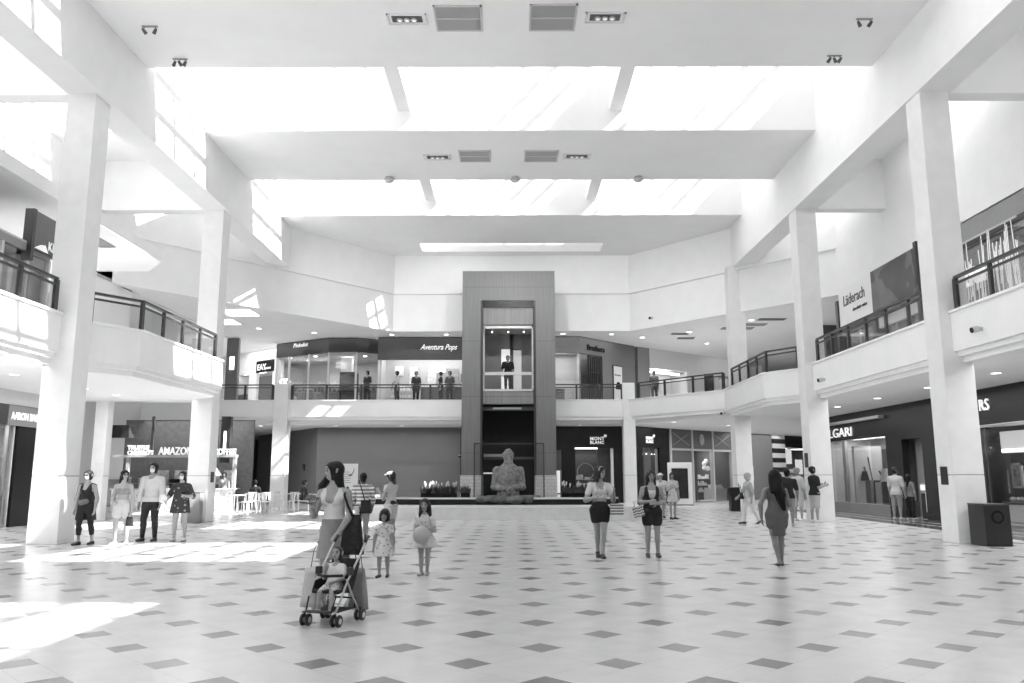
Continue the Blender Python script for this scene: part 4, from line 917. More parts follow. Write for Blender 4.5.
# ------------------------------------------------------------------ figures: rounded limbs melted into one skin
def V(*a): return np.array(a, dtype=np.float64)
def unit(v): v = np.asarray(v, float); return v / (np.linalg.norm(v) + 1e-9)
class Field:
    def __init__(s, lo, hi, h):
        s.h = h; s.lo = np.asarray(lo, float) - 2 * h
        s.n = np.ceil((np.asarray(hi, float) + 2 * h - s.lo) / h).astype(int) + 1
        s.ax = [(s.lo[i] + h * np.arange(s.n[i])).astype(np.float32) for i in range(3)]
        s.val = np.full(s.n, 0.5, np.float32)
    def sub(s, lo, hi):
        sl = []
        for i in range(3):
            a = int(max(0, math.floor((lo[i] - s.lo[i]) / s.h))); b = int(min(s.n[i], math.ceil((hi[i] - s.lo[i]) / s.h) + 1))
            if b <= a: return None, None
            sl.append(slice(a, b))
        X = np.meshgrid(s.ax[0][sl[0]], s.ax[1][sl[1]], s.ax[2][sl[2]], indexing='ij', copy=False)
        return tuple(sl), X
    def put(s, p, k=0.02, off=0.0, sub=False, strand=0.0):
        """p = (a, b, ra, rb, frame, flat)"""
        a, b, ra, rb, fr, flat = p
        a = np.asarray(a, float); b = np.asarray(b, float); m = max(ra, rb) + off + k + 2 * s.h + strand
        sl, X = s.sub(np.minimum(a, b) - m, np.maximum(a, b) + m)
        if sl is None: return
        x, y, z = X[0] - a[0], X[1] - a[1], X[2] - a[2]; ab = b - a
        if fr is not None:                                    # squash along the figure's forward direction
            f = fr; d = x * f[0] + y * f[1] + z * f[2]; g = 1 / flat - 1
            x, y, z = x + f[0] * d * g, y + f[1] * d * g, z + f[2] * d * g
            q = float(ab @ f); ab = ab + np.asarray(f) * q * g
        L2 = float(ab @ ab) + 1e-9
        t = np.clip((x * ab[0] + y * ab[1] + z * ab[2]) / L2, 0, 1)
        r = ra + (rb - ra) * t
        if strand:
            ang = np.arctan2(y - ab[1] * t, x - ab[0] * t); r = r + strand * np.sin(ang * 9 + t * 5) * np.sin(t * 3.1 + .3)
        d = np.sqrt((x - ab[0] * t) ** 2 + (y - ab[1] * t) ** 2 + (z - ab[2] * t) ** 2) - r - off
        if fr is not None: d = d * (0.5 + 0.5 * flat)
        v = s.val[sl]
        if sub: s.val[sl] = np.maximum(v, -d); return
        h_ = np.maximum(k - np.abs(v - d), 0) / max(k, 1e-6)
        s.val[sl] = np.minimum(v, d) - h_ * h_ * k * .25
    def skirt(s, a, b, ra, rb, fwd, flat, folds=7, amp=.06, th=.0):
        a = np.asarray(a, float); b = np.asarray(b, float); m = max(ra, rb) * 1.2 + .03
        sl, X = s.sub(np.minimum(a, b) - m, np.maximum(a, b) + m)
        ab = b - a; L = np.linalg.norm(ab); u = ab / L
        x, y, z = X[0] - a[0], X[1] - a[1], X[2] - a[2]; t = (x * u[0] + y * u[1] + z * u[2])
        px, py, pz = x - u[0] * t, y - u[1] * t, z - u[2] * t
        f = unit(fwd - u * (fwd @ u)); r_ = np.cross(f, u)
        df = (px * f[0] + py * f[1] + pz * f[2]) / flat; dr = px * r_[0] + py * r_[1] + pz * r_[2]
        ang = np.arctan2(df, dr); tt = np.clip(t / L, 0, 1)
        r = (ra + (rb - ra) * tt) * (1 + amp * tt * np.sin(ang * folds))
        d = np.maximum((np.sqrt(df ** 2 + dr ** 2) - r) * .8, np.maximum(-t, t - L))
        v = s.val[sl]; k = .015; h_ = np.maximum(k - np.abs(v - d), 0) / k
        s.val[sl] = np.minimum(v, d) - h_ * h_ * k * .25
    def clip(s, p, n):
        n = unit(n); X = np.meshgrid(*s.ax, indexing='ij', copy=False)
        d = (X[0] - p[0]) * n[0] + (X[1] - p[1]) * n[1] + (X[2] - p[2]) * n[2]
        s.val = np.maximum(s.val, d.astype(np.float32))
    def mesh(s):
        v = s.val; ins = v < 0
        if not ins.any(): return None, None
        n = np.array(v.shape) - 1
        c = np.zeros(n, np.int8)
        for dx in (0, 1):
            for dy in (0, 1):
                for dz in (0, 1): c += ins[dx:dx + n[0], dy:dy + n[1], dz:dz + n[2]]
        act = (c > 0) & (c < 8); idx = -np.ones(n, np.int64); I = np.argwhere(act); idx[act] = np.arange(len(I))
        acc = np.zeros((len(I), 3)); cnt = np.zeros(len(I))
        cor = [(a, b, d) for a in (0, 1) for b in (0, 1) for d in (0, 1)]
        for p in range(8):
            for q in range(p + 1, 8):
                A, Bc = np.array(cor[p]), np.array(cor[q])
                if np.abs(A - Bc).sum() != 1: continue
                va = v[tuple((I + A).T)]; vb = v[tuple((I + Bc).T)]; m = (va < 0) != (vb < 0)
                t = va[m] / (va[m] - vb[m]); acc[m] += A + (Bc - A) * t[:, None]; cnt[m] += 1
        P = (I + acc / cnt[:, None]) * s.h + s.lo
        F = []
        for ax in range(3):
            o = [i for i in range(3) if i != ax]
            a = np.moveaxis(ins, ax, 0); m = a[:-1] != a[1:]; E = np.argwhere(m)
            E = E[(E[:, 1] > 0) & (E[:, 2] > 0)]
            sg = a[E[:, 0], E[:, 1], E[:, 2]]
            q = []
            for d1, d2 in ((0, 0), (1, 0), (1, 1), (0, 1)):
                J = np.zeros((len(E), 3), int); J[:, ax] = E[:, 0]; J[:, o[0]] = E[:, 1] - d1; J[:, o[1]] = E[:, 2] - d2
                q.append(J)
            Q = np.stack([idx[np.clip(j[:, 0], 0, n[0] - 1), np.clip(j[:, 1], 0, n[1] - 1), np.clip(j[:, 2], 0, n[2] - 1)] for j in q], 1)
            fl = sg if ax != 1 else ~sg
            Q[~fl] = Q[~fl][:, ::-1]
            F.append(Q[(Q >= 0).all(1)])
        return P, np.concatenate(F)
def np_obj(name, P, F, m, parent, col=None):
    me = bpy.data.meshes.new(name); me.vertices.add(len(P)); me.vertices.foreach_set('co', P.astype(np.float32).ravel())
    me.loops.add(F.size); me.loops.foreach_set('vertex_index', F.astype(np.int32).ravel())
    me.polygons.add(len(F)); me.polygons.foreach_set('loop_start', np.arange(0, F.size, 4, dtype=np.int32)); me.polygons.foreach_set('loop_total', np.full(len(F), 4, np.int32))
    me.update(calc_edges=True); me.polygons.foreach_set('use_smooth', np.ones(len(F), bool)); me.validate(); me.materials.append(m)
    if col is not None:
        at = me.color_attributes.new('tone', 'FLOAT_COLOR', 'POINT'); c = np.ones((len(P), 4), np.float32); c[:, :3] = col[:, None]; at.data.foreach_set('color', c.ravel())
    o = bpy.data.objects.new(name, me); COL.objects.link(o); o.parent = parent
    return o
def skin_mat():
    t = NT('skin'); a = t.n('ShaderNodeAttribute'); a.attribute_name = 'tone'; t.l(a.outputs['Color'], t.b.inputs['Base Color'])
    t.b.inputs['Roughness'].default_value = .5; t.b.inputs['Specular IOR Level'].default_value = .35
    return t.m
SKIN = skin_mat()
HAIRM = {}
def hair_mat(g):
    if g not in HAIRM: HAIRM[g] = mat('hair_%d' % int(g * 1000), g * .7, .55, .22, noise=.35, nscale=40)
    return HAIRM[g]
def cloth(g, noise=.06):
    return mat('cloth_%d' % int(g * 1000), g, .85, .2, noise=noise, nscale=9, bump=.25, bscale=22)

class Fig:
    """a posed figure; local frame: x = the figure's right, y = where it faces, z = up"""
    def __init__(s, name, label, x, y, heading, H, vox, skin=.42, male=False, child=0.0, lean=(0, 0), twist=0, head=(0, 0, 0), uR=(.18, 0, -1), fR=(.05, .2, -1), uL=(-.18, 0, -1), fL=(-.05, .2, -1),
                 tR=(0.03, .05, -1), sR=(0, 0, -1), tL=(-.03, -.05, -1), sL=(0, -.05, -1), hR=None, hL=None, nR=(-1, .2, 0), nL=(1, .2, 0), curl=(25, 25), z0=0.0, pelvis=None, bust=None, group=None, footyaw=(8, -8), plump=1.0, hips=1.0):
        s.H = H; s.vox = vox; s.skin = skin; s.male = male; k = H; c = child
        s.root = thing('person', label, 'person', (x, y, z0), R(heading), group)
        s.P = {}                                            # tagged primitives
        lf, ls = R(lean[0]), R(lean[1])
        U = unit((math.sin(ls), math.sin(lf), math.cos(lf) * math.cos(ls))); tw = R(twist)
        Rv = V(math.cos(tw), math.sin(tw), 0); Rv = unit(Rv - U * (Rv @ U)); Fv = np.cross(U, Rv); s.U, s.Rv, s.Fv = U, Rv, Fv
        leg = (.245 - .035 * c, .235 - .035 * c); tor = .30; s.hs = 1 + .42 * c
        shw = (.118 if male else .102) * k * (1 - .05 * c); hw = (.050 if male else .054) * k * hips
        pel = V(0, 0, 0); hipR, hipL = V(hw, 0, -.012 * k), V(-hw, 0, -.012 * k)
        def limb(a, d, L): return a + unit(d) * L * k
        kR, kL = limb(hipR, tR, leg[0]), limb(hipL, tL, leg[0]); aR, aL = limb(kR, sR, leg[1]), limb(kL, sL, leg[1])
        low = min(aR[2], aL[2]) - .046 * k
        base = -low if pelvis is None else pelvis
        sh = V(0, 0, base)
        for nme in ('pel', 'hipR', 'hipL', 'kR', 'kL', 'aR', 'aL'): setattr(s, nme, locals()[nme] + sh)
        s.waist = s.pel + U * .095 * k; s.chest = s.pel + U * .21 * k; s.nb = s.pel + U * (tor - .0) * k
        s.shR, s.shL = s.nb - U * .047 * k + Rv * shw, s.nb - U * .047 * k - Rv * shw
        s.eR, s.eL = limb(s.shR, uR, .165 - .01 * c), limb(s.shL, uL, .165 - .01 * c); s.wR, s.wL = limb(s.eR, fR, .145 - .01 * c), limb(s.eL, fL, .145 - .01 * c)
        # head frame
        hy, hp, ht = R(head[0]), R(head[1]), R(head[2])
        M = (Matrix.Rotation(tw + hy, 3, 'Z') @ Matrix.Rotation(-hp, 3, 'X') @ Matrix.Rotation(ht, 3, 'Y'))
        s.hR_, s.hF, s.hU = [np.array(M @ Vector(v)) for v in ((1, 0, 0), (0, 1, 0), (0, 0, 1))]
        hs = s.hs
        s.hc = s.nb + U * .035 * k + s.hU * .072 * k * hs + s.hF * .012 * k      # centre of the skull
        # --- primitives
        f = .66 if not male else .68; pl = plump
        A = s.add
        A('torso', s.pel - U * .01 * k, s.pel + U * .03 * k, .092 * k * pl * hips, .088 * k * pl, Fv, f * 1.08)
        A('torso', s.pel + U * .03 * k, s.waist, .086 * k * pl, (.078 if male else .066) * k * pl, Fv, f)
        A('torso', s.waist, s.chest, (.08 if male else .068) * k * pl, (.098 if male else .084) * k * pl, Fv, f)
        A('torso', s.chest, s.nb - U * .045 * k, (.092 if male else .078) * k * pl, .052 * k, Fv, f)
        for q_, sh_ in ((1, s.shR), (-1, s.shL)): A('torso', s.nb - U * .028 * k, sh_ - Rv * q_ * .012 * k, .034 * k, .032 * k, Fv, .9)
        A('torso', s.shR - U * .02 * k - Rv * .02 * k, s.shL - U * .02 * k + Rv * .02 * k, .036 * k, .036 * k, Fv, .9)
        if bust or (bust is None and not male and c < .2):
            for q in (-1, 1): A('torso', s.chest + Rv * q * .036 * k + Fv * .033 * k - U * .005 * k, s.chest + Rv * q * .036 * k + Fv * .038 * k - U * .008 * k, .036 * k, .034 * k, None, 1)
        A('neck', s.nb - U * .03 * k, s.hc - s.hU * .045 * k * hs - s.hF * .008 * k, .036 * k, .03 * k * (1 + .1 * c), None, 1)
        for q, hip, kn, an, fy in (('R', s.hipR, s.kR, s.aR, footyaw[0]), ('L', s.hipL, s.kL, s.aL, footyaw[1])):
            A('thigh' + q, hip, hip + (kn - hip) * .35, .060 * k * pl, .052 * k * pl, None, 1); A('thigh' + q, hip + (kn - hip) * .35, kn, .051 * k * pl, .031 * k * pl, None, 1); m_ = kn + (an - kn) * .3 - V(0, 1, 0) * .008 * k
            A('shank' + q, kn, m_, .029 * k * pl, .0325 * k * pl, None, 1); A('shank' + q, m_, an, .032 * k * pl, .0185 * k * pl, None, 1)
            yw = R(-fy); fd = V(math.sin(-yw), math.cos(yw), 0); shd = unit(an - kn)
            pt = max(-.9, min(.9, shd @ V(0, 1, 0)))
            if pt < -.25: fd = unit(fd + V(0, 0, pt * 1.1))                      # heel lifted behind
            heel = an - fd * .022 * k - V(0, 0, .026 * k); toe = an + fd * .098 * k - V(0, 0, .032 * k)
            A('foot' + q, an, heel, .022 * k, .02 * k, None, 1); A('foot' + q, heel, toe, .02 * k, .014 * k, None, 1); A('foot' + q, heel + fd * .06 * k, toe - fd * .012 * k, .022 * k, .021 * k, (0, 0, 1), .6)
            setattr(s, 'fd' + q, fd); setattr(s, 'toe' + q, toe)
        for q, sh_, e, w_, hd, nn, cu in (('R', s.shR, s.eR, s.wR, hR, nR, curl[0]), ('L', s.shL, s.eL, s.wL, hL, nL, curl[1])):
            ar = 1.12 if male else 1
            A('uarm' + q, sh_, e, .0315 * k * ar * pl, .0245 * k * ar, None, 1); m_ = e + (w_ - e) * .25
            A('farm' + q, e, m_, .025 * k * ar, .026 * k * ar, None, 1); A('farm' + q, m_, w_, .026 * k * ar, .0165 * k * ar, None, 1)
            d = unit(hd) if hd is not None else unit(w_ - e); n = unit(np.asarray(nn, float) - d * (np.asarray(nn, float) @ d)); sd = np.cross(d, n) * (1 if q == 'L' else -1)
            hk = k * (1 + .05 * c); fr_ = max(.0050 * hk, .62 * vox)
            A('hand' + q, w_, w_ + d * .05 * hk, .019 * hk, .023 * hk, n, .5)
            setattr(s, 'palm' + q, w_ + d * .045 * hk + n * .02 * hk); setattr(s, 'hd' + q, d); setattr(s, 'hn' + q, n)
            for i, (off, ln) in enumerate(((-.019, .036), (-.0065, .043), (.0065, .046), (.019, .041))):
                b0 = w_ + d * .052 * hk + sd * off * hk * max(1, fr_ / (.0062 * hk)); ca = R(cu * (1.15 - .1 * i))
                d1 = d * math.cos(ca * .5) + n * math.sin(ca * .5); d2 = d * math.cos(ca * 1.5) + n * math.sin(ca * 1.5)
                b1 = b0 + d1 * ln * .5 * hk; b2 = b1 + d2 * ln * .5 * hk
                A('finger' + q, b0 - d * .008 * hk, b1, fr_ * 1.05, fr_, None, 1); A('finger' + q, b1, b2, fr_, fr_ * .85, None, 1)
            t0 = w_ + d * .014 * hk + sd * .018 * hk; t1 = t0 + unit(d * .6 + sd * .75 + n * .3) * .026 * hk; t2 = t1 + unit(d * .9 + sd * .2 + n * .4) * .022 * hk
            A('finger' + q, t0, t1, fr_ * 1.25, fr_ * 1.1, None, 1); A('finger' + q, t1, t2, fr_ * 1.1, fr_ * .9, None, 1)
        h = k * hs; c_ = s.hc; F_, U_, R_ = s.hF, s.hU, s.hR_
        A('skull', c_ + U_ * .014 * h - F_ * .012 * h, c_ + U_ * .012 * h + F_ * .010 * h, .050 * h, .047 * h, R_, .93)
        A('face', c_ + U_ * .004 * h + F_ * .016 * h, c_ - U_ * .040 * h + F_ * .024 * h, .040 * h, .024 * h * (1.12 if male else 1 + .1 * c), R_, .95)
        A('nose', c_ + F_ * .051 * h - U_ * .002 * h, c_ + F_ * .057 * h - U_ * .017 * h, .005 * h, .0085 * h, None, 1)
        A('nose', c_ + F_ * .048 * h - U_ * .034 * h - R_ * .008 * h, c_ + F_ * .048 * h - U_ * .034 * h + R_ * .008 * h, .0065 * h, .0065 * h, None, 1)
        for q in (-1, 1): A('ear', c_ + R_ * q * .047 * h - F_ * .008 * h - U_ * .012 * h, c_ + R_ * q * .05 * h - F_ * .012 * h + U_ * .012 * h, .008 * h, .011 * h, None, 1)
        s.top = c_ + U_ * .066 * h
    def add(s, tag_, a, b, ra, rb, fr, flat): s.P.setdefault(tag_, []).append((a, b, ra, rb, fr, flat))
    def bounds(s, prims, m):
        pts = [p[0] for p in prims] + [p[1] for p in prims]; r = max(max(p[2], p[3]) for p in prims) + m
        return np.min(pts, 0) - r, np.max(pts, 0) + r
    def body(s):
        allp = [p for v in s.P.values() for p in v]; lo, hi = s.bounds(allp, .03); F = Field(lo, hi, s.vox); k = s.H
        for t, ps in s.P.items():
            kk = {'torso': .035, 'neck': .03, 'finger': .004, 'nose': .008, 'ear': .006, 'foot': .012, 'hand': .012, 'skull': .02, 'face': .02}.get(t.rstrip('RL'), .022)
            for p in ps: F.put(p, kk * k / 1.65)
        h = s.H * s.hs; c_ = s.hc
        for q in (-1, 1): F.put((c_ + s.hR_ * q * .019 * h + s.hF * .062 * h + s.hU * .002 * h,) * 2 + (.011 * h, .011 * h, None, 1), sub=True)
        P, Q = F.mesh()
        col = np.full(len(P), s.skin)
        L = (P - c_); lx, ly, lz = L @ s.hR_, L @ s.hF, L @ s.hU; fr = ly > .02 * h
        for q in (-1, 1):
            col[fr & (np.hypot(lx - q * .019 * h, (lz - .002 * h) * 1.5) < .0095 * h)] = .04
            col[fr & (np.abs(lx - q * .02 * h) < .013 * h) & (np.abs(lz - .0175 * h) < .0042 * h)] = s.skin * .35
        col[fr & (np.hypot(lx * .55, lz + .034 * h) < .0075 * h)] = s.skin * .5
        return np_obj('body', P, Q, SKIN, s.root, col)
    def pick(s, spec):
        out = []
        for t in spec:
            nme, *fr = t.split(':'); ps = s.P[nme]
            if not fr: out += ps; continue
            f0, f1 = ([0.0] + [float(v) for v in fr])[-2:] if len(fr) == 1 else (float(fr[0]), float(fr[1]))
            A_ = ps[0][0]; Z_ = ps[-1][1]; n = len(ps)
            lens = [np.linalg.norm(p[1] - p[0]) for p in ps]; T = sum(lens); acc = 0
            for p, l in zip(ps, lens):
                a0, a1 = acc / T, (acc + l) / T; acc += l
                lo_, hi_ = max(a0, f0), min(a1, f1)
                if hi_ <= lo_: continue
                q0, q1 = (lo_ - a0) / (a1 - a0), (hi_ - a0) / (a1 - a0)
                out.append((p[0] + (p[1] - p[0]) * q0, p[0] + (p[1] - p[0]) * q1, p[2] + (p[3] - p[2]) * q0, p[2] + (p[3] - p[2]) * q1, p[4], p[5]))
        return out
    def wear(s, name, spec, m, off=.010, clips=(), k=.02, skirt=None, extra=(), label=None, strand=0.0, subs=()):
        pr = s.pick(spec) + list(extra)
        lo, hi = s.bounds(pr, off + .03)
        if skirt is not None: 
            for sk in skirt:
                r = max(sk[2], sk[3]) * 1.15 + .02; lo = np.minimum(lo, np.minimum(sk[0], sk[1]) - r); hi = np.maximum(hi, np.maximum(sk[0], sk[1]) + r)
        F = Field(lo, hi, s.vox)
        for p in pr: F.put(p, k * s.H / 1.65, off, strand=strand)
        if skirt is not None:
            for sk in skirt: F.skirt(*sk)
        for p, n in clips: F.clip(p, n)
        for p in subs: F.put(p, sub=True)
        P, Q = F.mesh()
        if P is None: return None
        o = np_obj(name, P, Q, m, s.root)
        if label: o['label'] = label
        return o
    # ---- ready-made garments
    def shirt(s, m, sleeve=0.0, hem=.0, neck=.035, name='shirt', off=.014, v=0.0, extra=()):
        """hem: height above the pelvis (fraction of H) where it ends; sleeve: fraction of the whole arm"""
        sp = ['torso']
        if sleeve > 0:
            for q in 'RL':
                if sleeve <= .53: sp += ['uarm%s:%g' % (q, min(1, sleeve / .53))]
                else: sp += ['uarm' + q, 'farm%s:%g' % (q, (sleeve - .53) / .47)]
        cl = [(s.pel + s.U * hem * s.H, -s.U), (s.nb + s.U * .018 * s.H, s.U)]
        k = s.H; subs = [(s.nb - s.U * .005 * k + s.Fv * (.03 + v * .04) * k, s.nb + s.U * .1 * k + s.Fv * .02 * k, (.046 + v * .02) * k, .05 * k, None, 1)] + ([(s.nb + s.Fv * .05 * k, s.nb - s.U * v * .12 * k + s.Fv * .08 * k, .04 * k, .02 * k, None, 1)] if v else [])
        sk = [(s.pel + s.U * .03 * k, s.pel + s.U * (hem - .002) * k, .112 * k, .120 * k + off * .5, s.Fv, .76, 4, .02)] if hem < .0 else None
        return s.wear(name, sp, m, off, cl, extra=extra, subs=subs, skirt=sk)
    def tank(s, m, hem, name='tank_top', off=.013, depth=.07, width=.062):
        k = s.H
        cl = [(s.pel + s.U * hem * k, -s.U), (s.nb - s.U * .012 * k, s.U)]
        subs = [(s.nb + s.U * .02 * k + s.Fv * .03 * k, s.nb - s.U * depth * k + s.Fv * .075 * k, .054 * k, .036 * k, None, 1), (s.nb + s.U * .02 * k - s.Fv * .03 * k, s.nb - s.U * .03 * k - s.Fv * .07 * k, .05 * k, .036 * k, None, 1)]
        for q, sh in ((1, s.shR), (-1, s.shL)): subs.append((sh + s.U * .05 * k + s.Rv * q * .005 * k, sh - s.U * .045 * k + s.Rv * q * .012 * k, .044 * k, .04 * k, None, 1))
        return s.wear(name, ['torso'], m, off, cl, subs=subs)
    def legs(s, m, length, waist=.0, name='trousers', off=.008, loose=0.0):
        """length: fraction of the leg covered (0.5 = knee)"""
        sp = []
        for q in 'RL':
            if length <= .5: sp += ['thigh%s:%g' % (q, length / .5)]
            else: sp += ['thigh' + q, 'shank%s:%g' % (q, (length - .5) / .5)]
        ps = [(a, b, ra + loose * .4, rb + loose, f, fl) for a, b, ra, rb, f, fl in s.pick(sp)]
        return s.wear(name, [], m, off, [(s.pel + s.U * waist * s.H, s.U)], extra=ps + s.P['torso'][:2])
    def shoes(s, m, name='shoe', off=.007, high=.02):
        for q in 'RL':
            an = getattr(s, 'a' + q); s.wear(name, ['foot' + q], m, off, [(an + V(0, 0, high * s.H - .03), (0, 0, 1))], k=.012)
    def hair(s, g, long=(), cap=.010, brow=.030, strand=.004, extra_clip=(), name='hair', fringe=0.0):
        h = s.H * s.hs; c_ = s.hc; m = hair_mat(g)
        sk = [(p[0] - s.hF * .006 * h, p[1] - s.hF * .004 * h, p[2], p[3], p[4], p[5]) for p in s.P['skull']]
        fc = (c_ + s.hF * .075 * h - s.hU * (.0 + .05) * h, c_ + s.hF * .062 * h + s.hU * (brow - .045 - fringe) * h, .062 * h, .047 * h, None, 1)
        ext = []
        for (a, b, ra, rb) in long: ext.append((s.hp(a), s.hp(b), ra * h, rb * h, None, 1))
        pr = sk + [(c_ - s.hF * .02 * h, c_ - s.hF * .014 * h - s.hU * .035 * h, .042 * h, .036 * h, None, 1)]
        lo, hi = s.bounds(pr + ext, cap * h + .04); F = Field(lo, hi, s.vox)
        for p in pr: F.put(p, .02, cap * h)
        F.put(fc, sub=True)
        for p in ext: F.put(p, .02, 0.0, strand=strand * h / 1.65)
        for p, n in extra_clip: F.clip(p, n)
        P, Q = F.mesh(); return np_obj(name, P, Q, m, s.root)
    def hp(s, a):
        """a point in head units: x right, y forward, z up from the skull's centre (fractions of the head-scaled height)"""
        h = s.H * s.hs; return s.hc + (s.hR_ * a[0] + s.hF * a[1] + s.hU * a[2]) * h
    def mask(s, g=.72):
        h = s.H * s.hs; c_ = s.hc
        s.wear('face_mask', ['face', 'nose'], mat('mask_%d' % int(g * 100), g, .7), .006, [(c_ - s.hU * .006 * h, s.hU), (c_ - s.hU * .056 * h, -s.hU), (c_ + s.hF * .012 * h, -s.hF)], k=.01)
    def glasses(s):
        h = s.H * s.hs
        for q in (-1, 1): s.wear('sunglasses', [], DARKM, 0, extra=[(s.hp((q * .012, .058, .003)), s.hp((q * .026, .055, .003)), .010 * h, .010 * h, None, 1)])
    def cap(s, m, brim=True):
        h = s.H * s.hs
        o = s.wear('cap', [], m, .013 * h, [(s.hp((0, 0, .022)), -s.hU)], extra=s.P['skull'])
        if brim: s.wear('cap_brim', [], m, 0, extra=[(s.hp((-.022, .062, .026)), s.hp((.022, .062, .026)), .03 * h, .03 * h, tuple(s.hU), .28)])
    def world(s, p):
        return s.root.matrix_basis @ Vector(p)
# ------------------------------------------------------------------ people
# the mother with the pushchair
p = Fig('person', 'woman in a white tank top looking aside, pushing the pushchair, phone in hand', -2.17, 9.98, 160, 1.70, .0095, skin=0.296, head=(-48, -2, 0), lean=(3, 0), twist=4,
        uR=(.36, -.02, -.93), fR=(-.40, .80, .36), uL=(-.22, .12, -.96), fL=(.22, .62, -.75), hR=(-.55, .7, .4), nR=(-.3, -.3, .9), nL=(.3, -.3, -1), curl=(45, 55),
        tR=(.02, .10, -1), sR=(0, -.05, -1), tL=(-.03, -.22, -1), sL=(0, -.5, -1))
p.body(); p.tank(cloth(.62), .045, depth=.085)
p.wear('skirt', [], cloth(.25), .0, [(p.pel + p.U * .075 * p.H, p.U)], skirt=[(p.waist + p.U * .01, p.pel - V(0, 0, .20 * p.H), .085 * p.H, .125 * p.H, p.Fv, .78, 5, .03)], extra=p.P['torso'][:2])
p.shoes(cloth(.3)); p.hair(.018, long=[((.040, .005, -.02), (.075, .055, -.105), .026, .028), ((.075, .055, -.105), (.10, .075, -.20), .028, .016), ((-.02, -.03, -.02), (-.01, -.05, -.13), .036, .034), ((-.01, -.05, -.12), (.02, -.05, -.22), .034, .018), ((.03, -.03, .0), (.05, -.02, -.12), .03, .03)], fringe=-.004)
MOTHER = p
ph = MB().box(-.036, .036, -.005, .005, -.075, .075, .004).build('phone', BLACK); w_ = p.world(p.palmR); ph.location = w_ + Vector((.0, -.02, .025)); ph.rotation_euler = (R(-60), R(10), R(-20)); tag(ph, 'dark phone in the hand of the woman in the white tank top', 'phone')
# pushchair
SR = thing('pushchair', 'small folding pushchair with a pale tube frame and black fabric seat', 'stroller', (-1.95, 8.97, 0), R(162))
TUBE = mat('pale_tube', .5, .3, .5, noise=.05); FAB = mat('black_fabric', .028, .85, .2, noise=.3, nscale=30, bump=.3); RUB = mat('rubber', .025, .6)
for x in (-.19, .19):
    MB().tube([(x * .95, .24, .13), (x, .02, .44), (x * 1.02, -.22, .68), (x * 1.02, -.36, .83)], .011, 8).build('frame_tube', TUBE, SR, True)
    MB().tube([(x * 1.08, -.22, .11), (x * 1.04, -.08, .28), (x, .04, .46)], .010, 8).build('rear_leg', TUBE, SR, True)
    MB().tube([(x * 1.02, -.34, .81), (x * 1.02, -.41, .88), (x * 1.02, -.43, .87)], .016, 8).build('handle_grip', RUB, SR, True)
    B(x - .03, x + .03, -.06, -.0, .5, .58, .008).build('hinge', RUB, SR)
    for y, rr in ((.24, .062), (-.24, .062)):
        xx = x * (.95 if y > 0 else 1.1)
        MB().tube([(xx, y, .14), (xx, y + (-.03 if y > 0 else 0), .062)], .012, 8).build('fork', RUB, SR)
        for dx in (-.032, .032):
            wh = MB().lathe([(rr - .012, -.014), (rr, -.009), (rr, .009), (rr - .012, .014)], axis='x', seg=20).build('wheel', RUB, SR, True, loc=(xx + dx, y - (.03 if y > 0 else 0), .0625))
            hb = MB().lathe([(.03, -.016), (.03, .016)], axis='x', seg=14).build('hub', PALEM, wh)
MB().tube([(-.18, .24, .15), (.18, .24, .15)], .009, 8).build('front_axle', TUBE, SR); MB().tube([(-.2, -.22, .12), (.2, -.22, .12)], .009, 8).build('rear_axle', TUBE, SR)
st = MB(); n = 10
prof = [(.14, .335), (.08, .345), (0, .33), (-.08, .32), (-.13, .33), (-.18, .42), (-.23, .54), (-.28, .64)]
for (y0, z0), (y1, z1) in zip(prof, prof[1:]): st.bar((0, y0, z0), (0, y1, z1), .33, .028)
st.build('seat_sling', FAB, SR)
for s_ in (-1, 1):
    mb = MB(); pr_ = [(.12, .34), (-.12, .33), (-.26, .60), (-.18, .60), (-.08, .46), (.06, .44)]
    va = [mb.bm.verts.new((s_ * .170, y, z)) for y, z in pr_]; vb = [mb.bm.verts.new((s_ * .180, y, z)) for y, z in pr_]
    mb.bm.faces.new(va); mb.bm.faces.new(vb[::-1])
    for i in range(6): mb.bm.faces.new((va[i], va[(i + 1) % 6], vb[(i + 1) % 6], vb[i]))
    mb.build('side_panel', FAB, SR)
B(-.16, .16, .22, .33, .15, .165, .004).build('footrest', RUB, SR); MB().tube([(-.16, .2, .3), (-.15, .26, .16)], .008, 6).tube([(.16, .2, .3), (.15, .26, .16)], .008, 6).build('footrest_strap', FAB, SR)
bk = MB(); bk.prism([(-.16, -.2), (.16, -.2), (.15, .14), (-.15, .14)], .13, .14); bk.bar((-.16, -.03, .19), (-.16, -.03, .14), .34, .01) if False else None
bk.tube([(-.16, -.2, .14), (-.17, -.2, .24), (.17, -.2, .24), (.16, -.2, .14)], .01, 6).build('basket', FAB, SR)
MB().tube([(-.15, .05, .5), (0, .17, .5), (.15, .05, .5)], .014, 8).build('bumper_bar', FAB, SR)
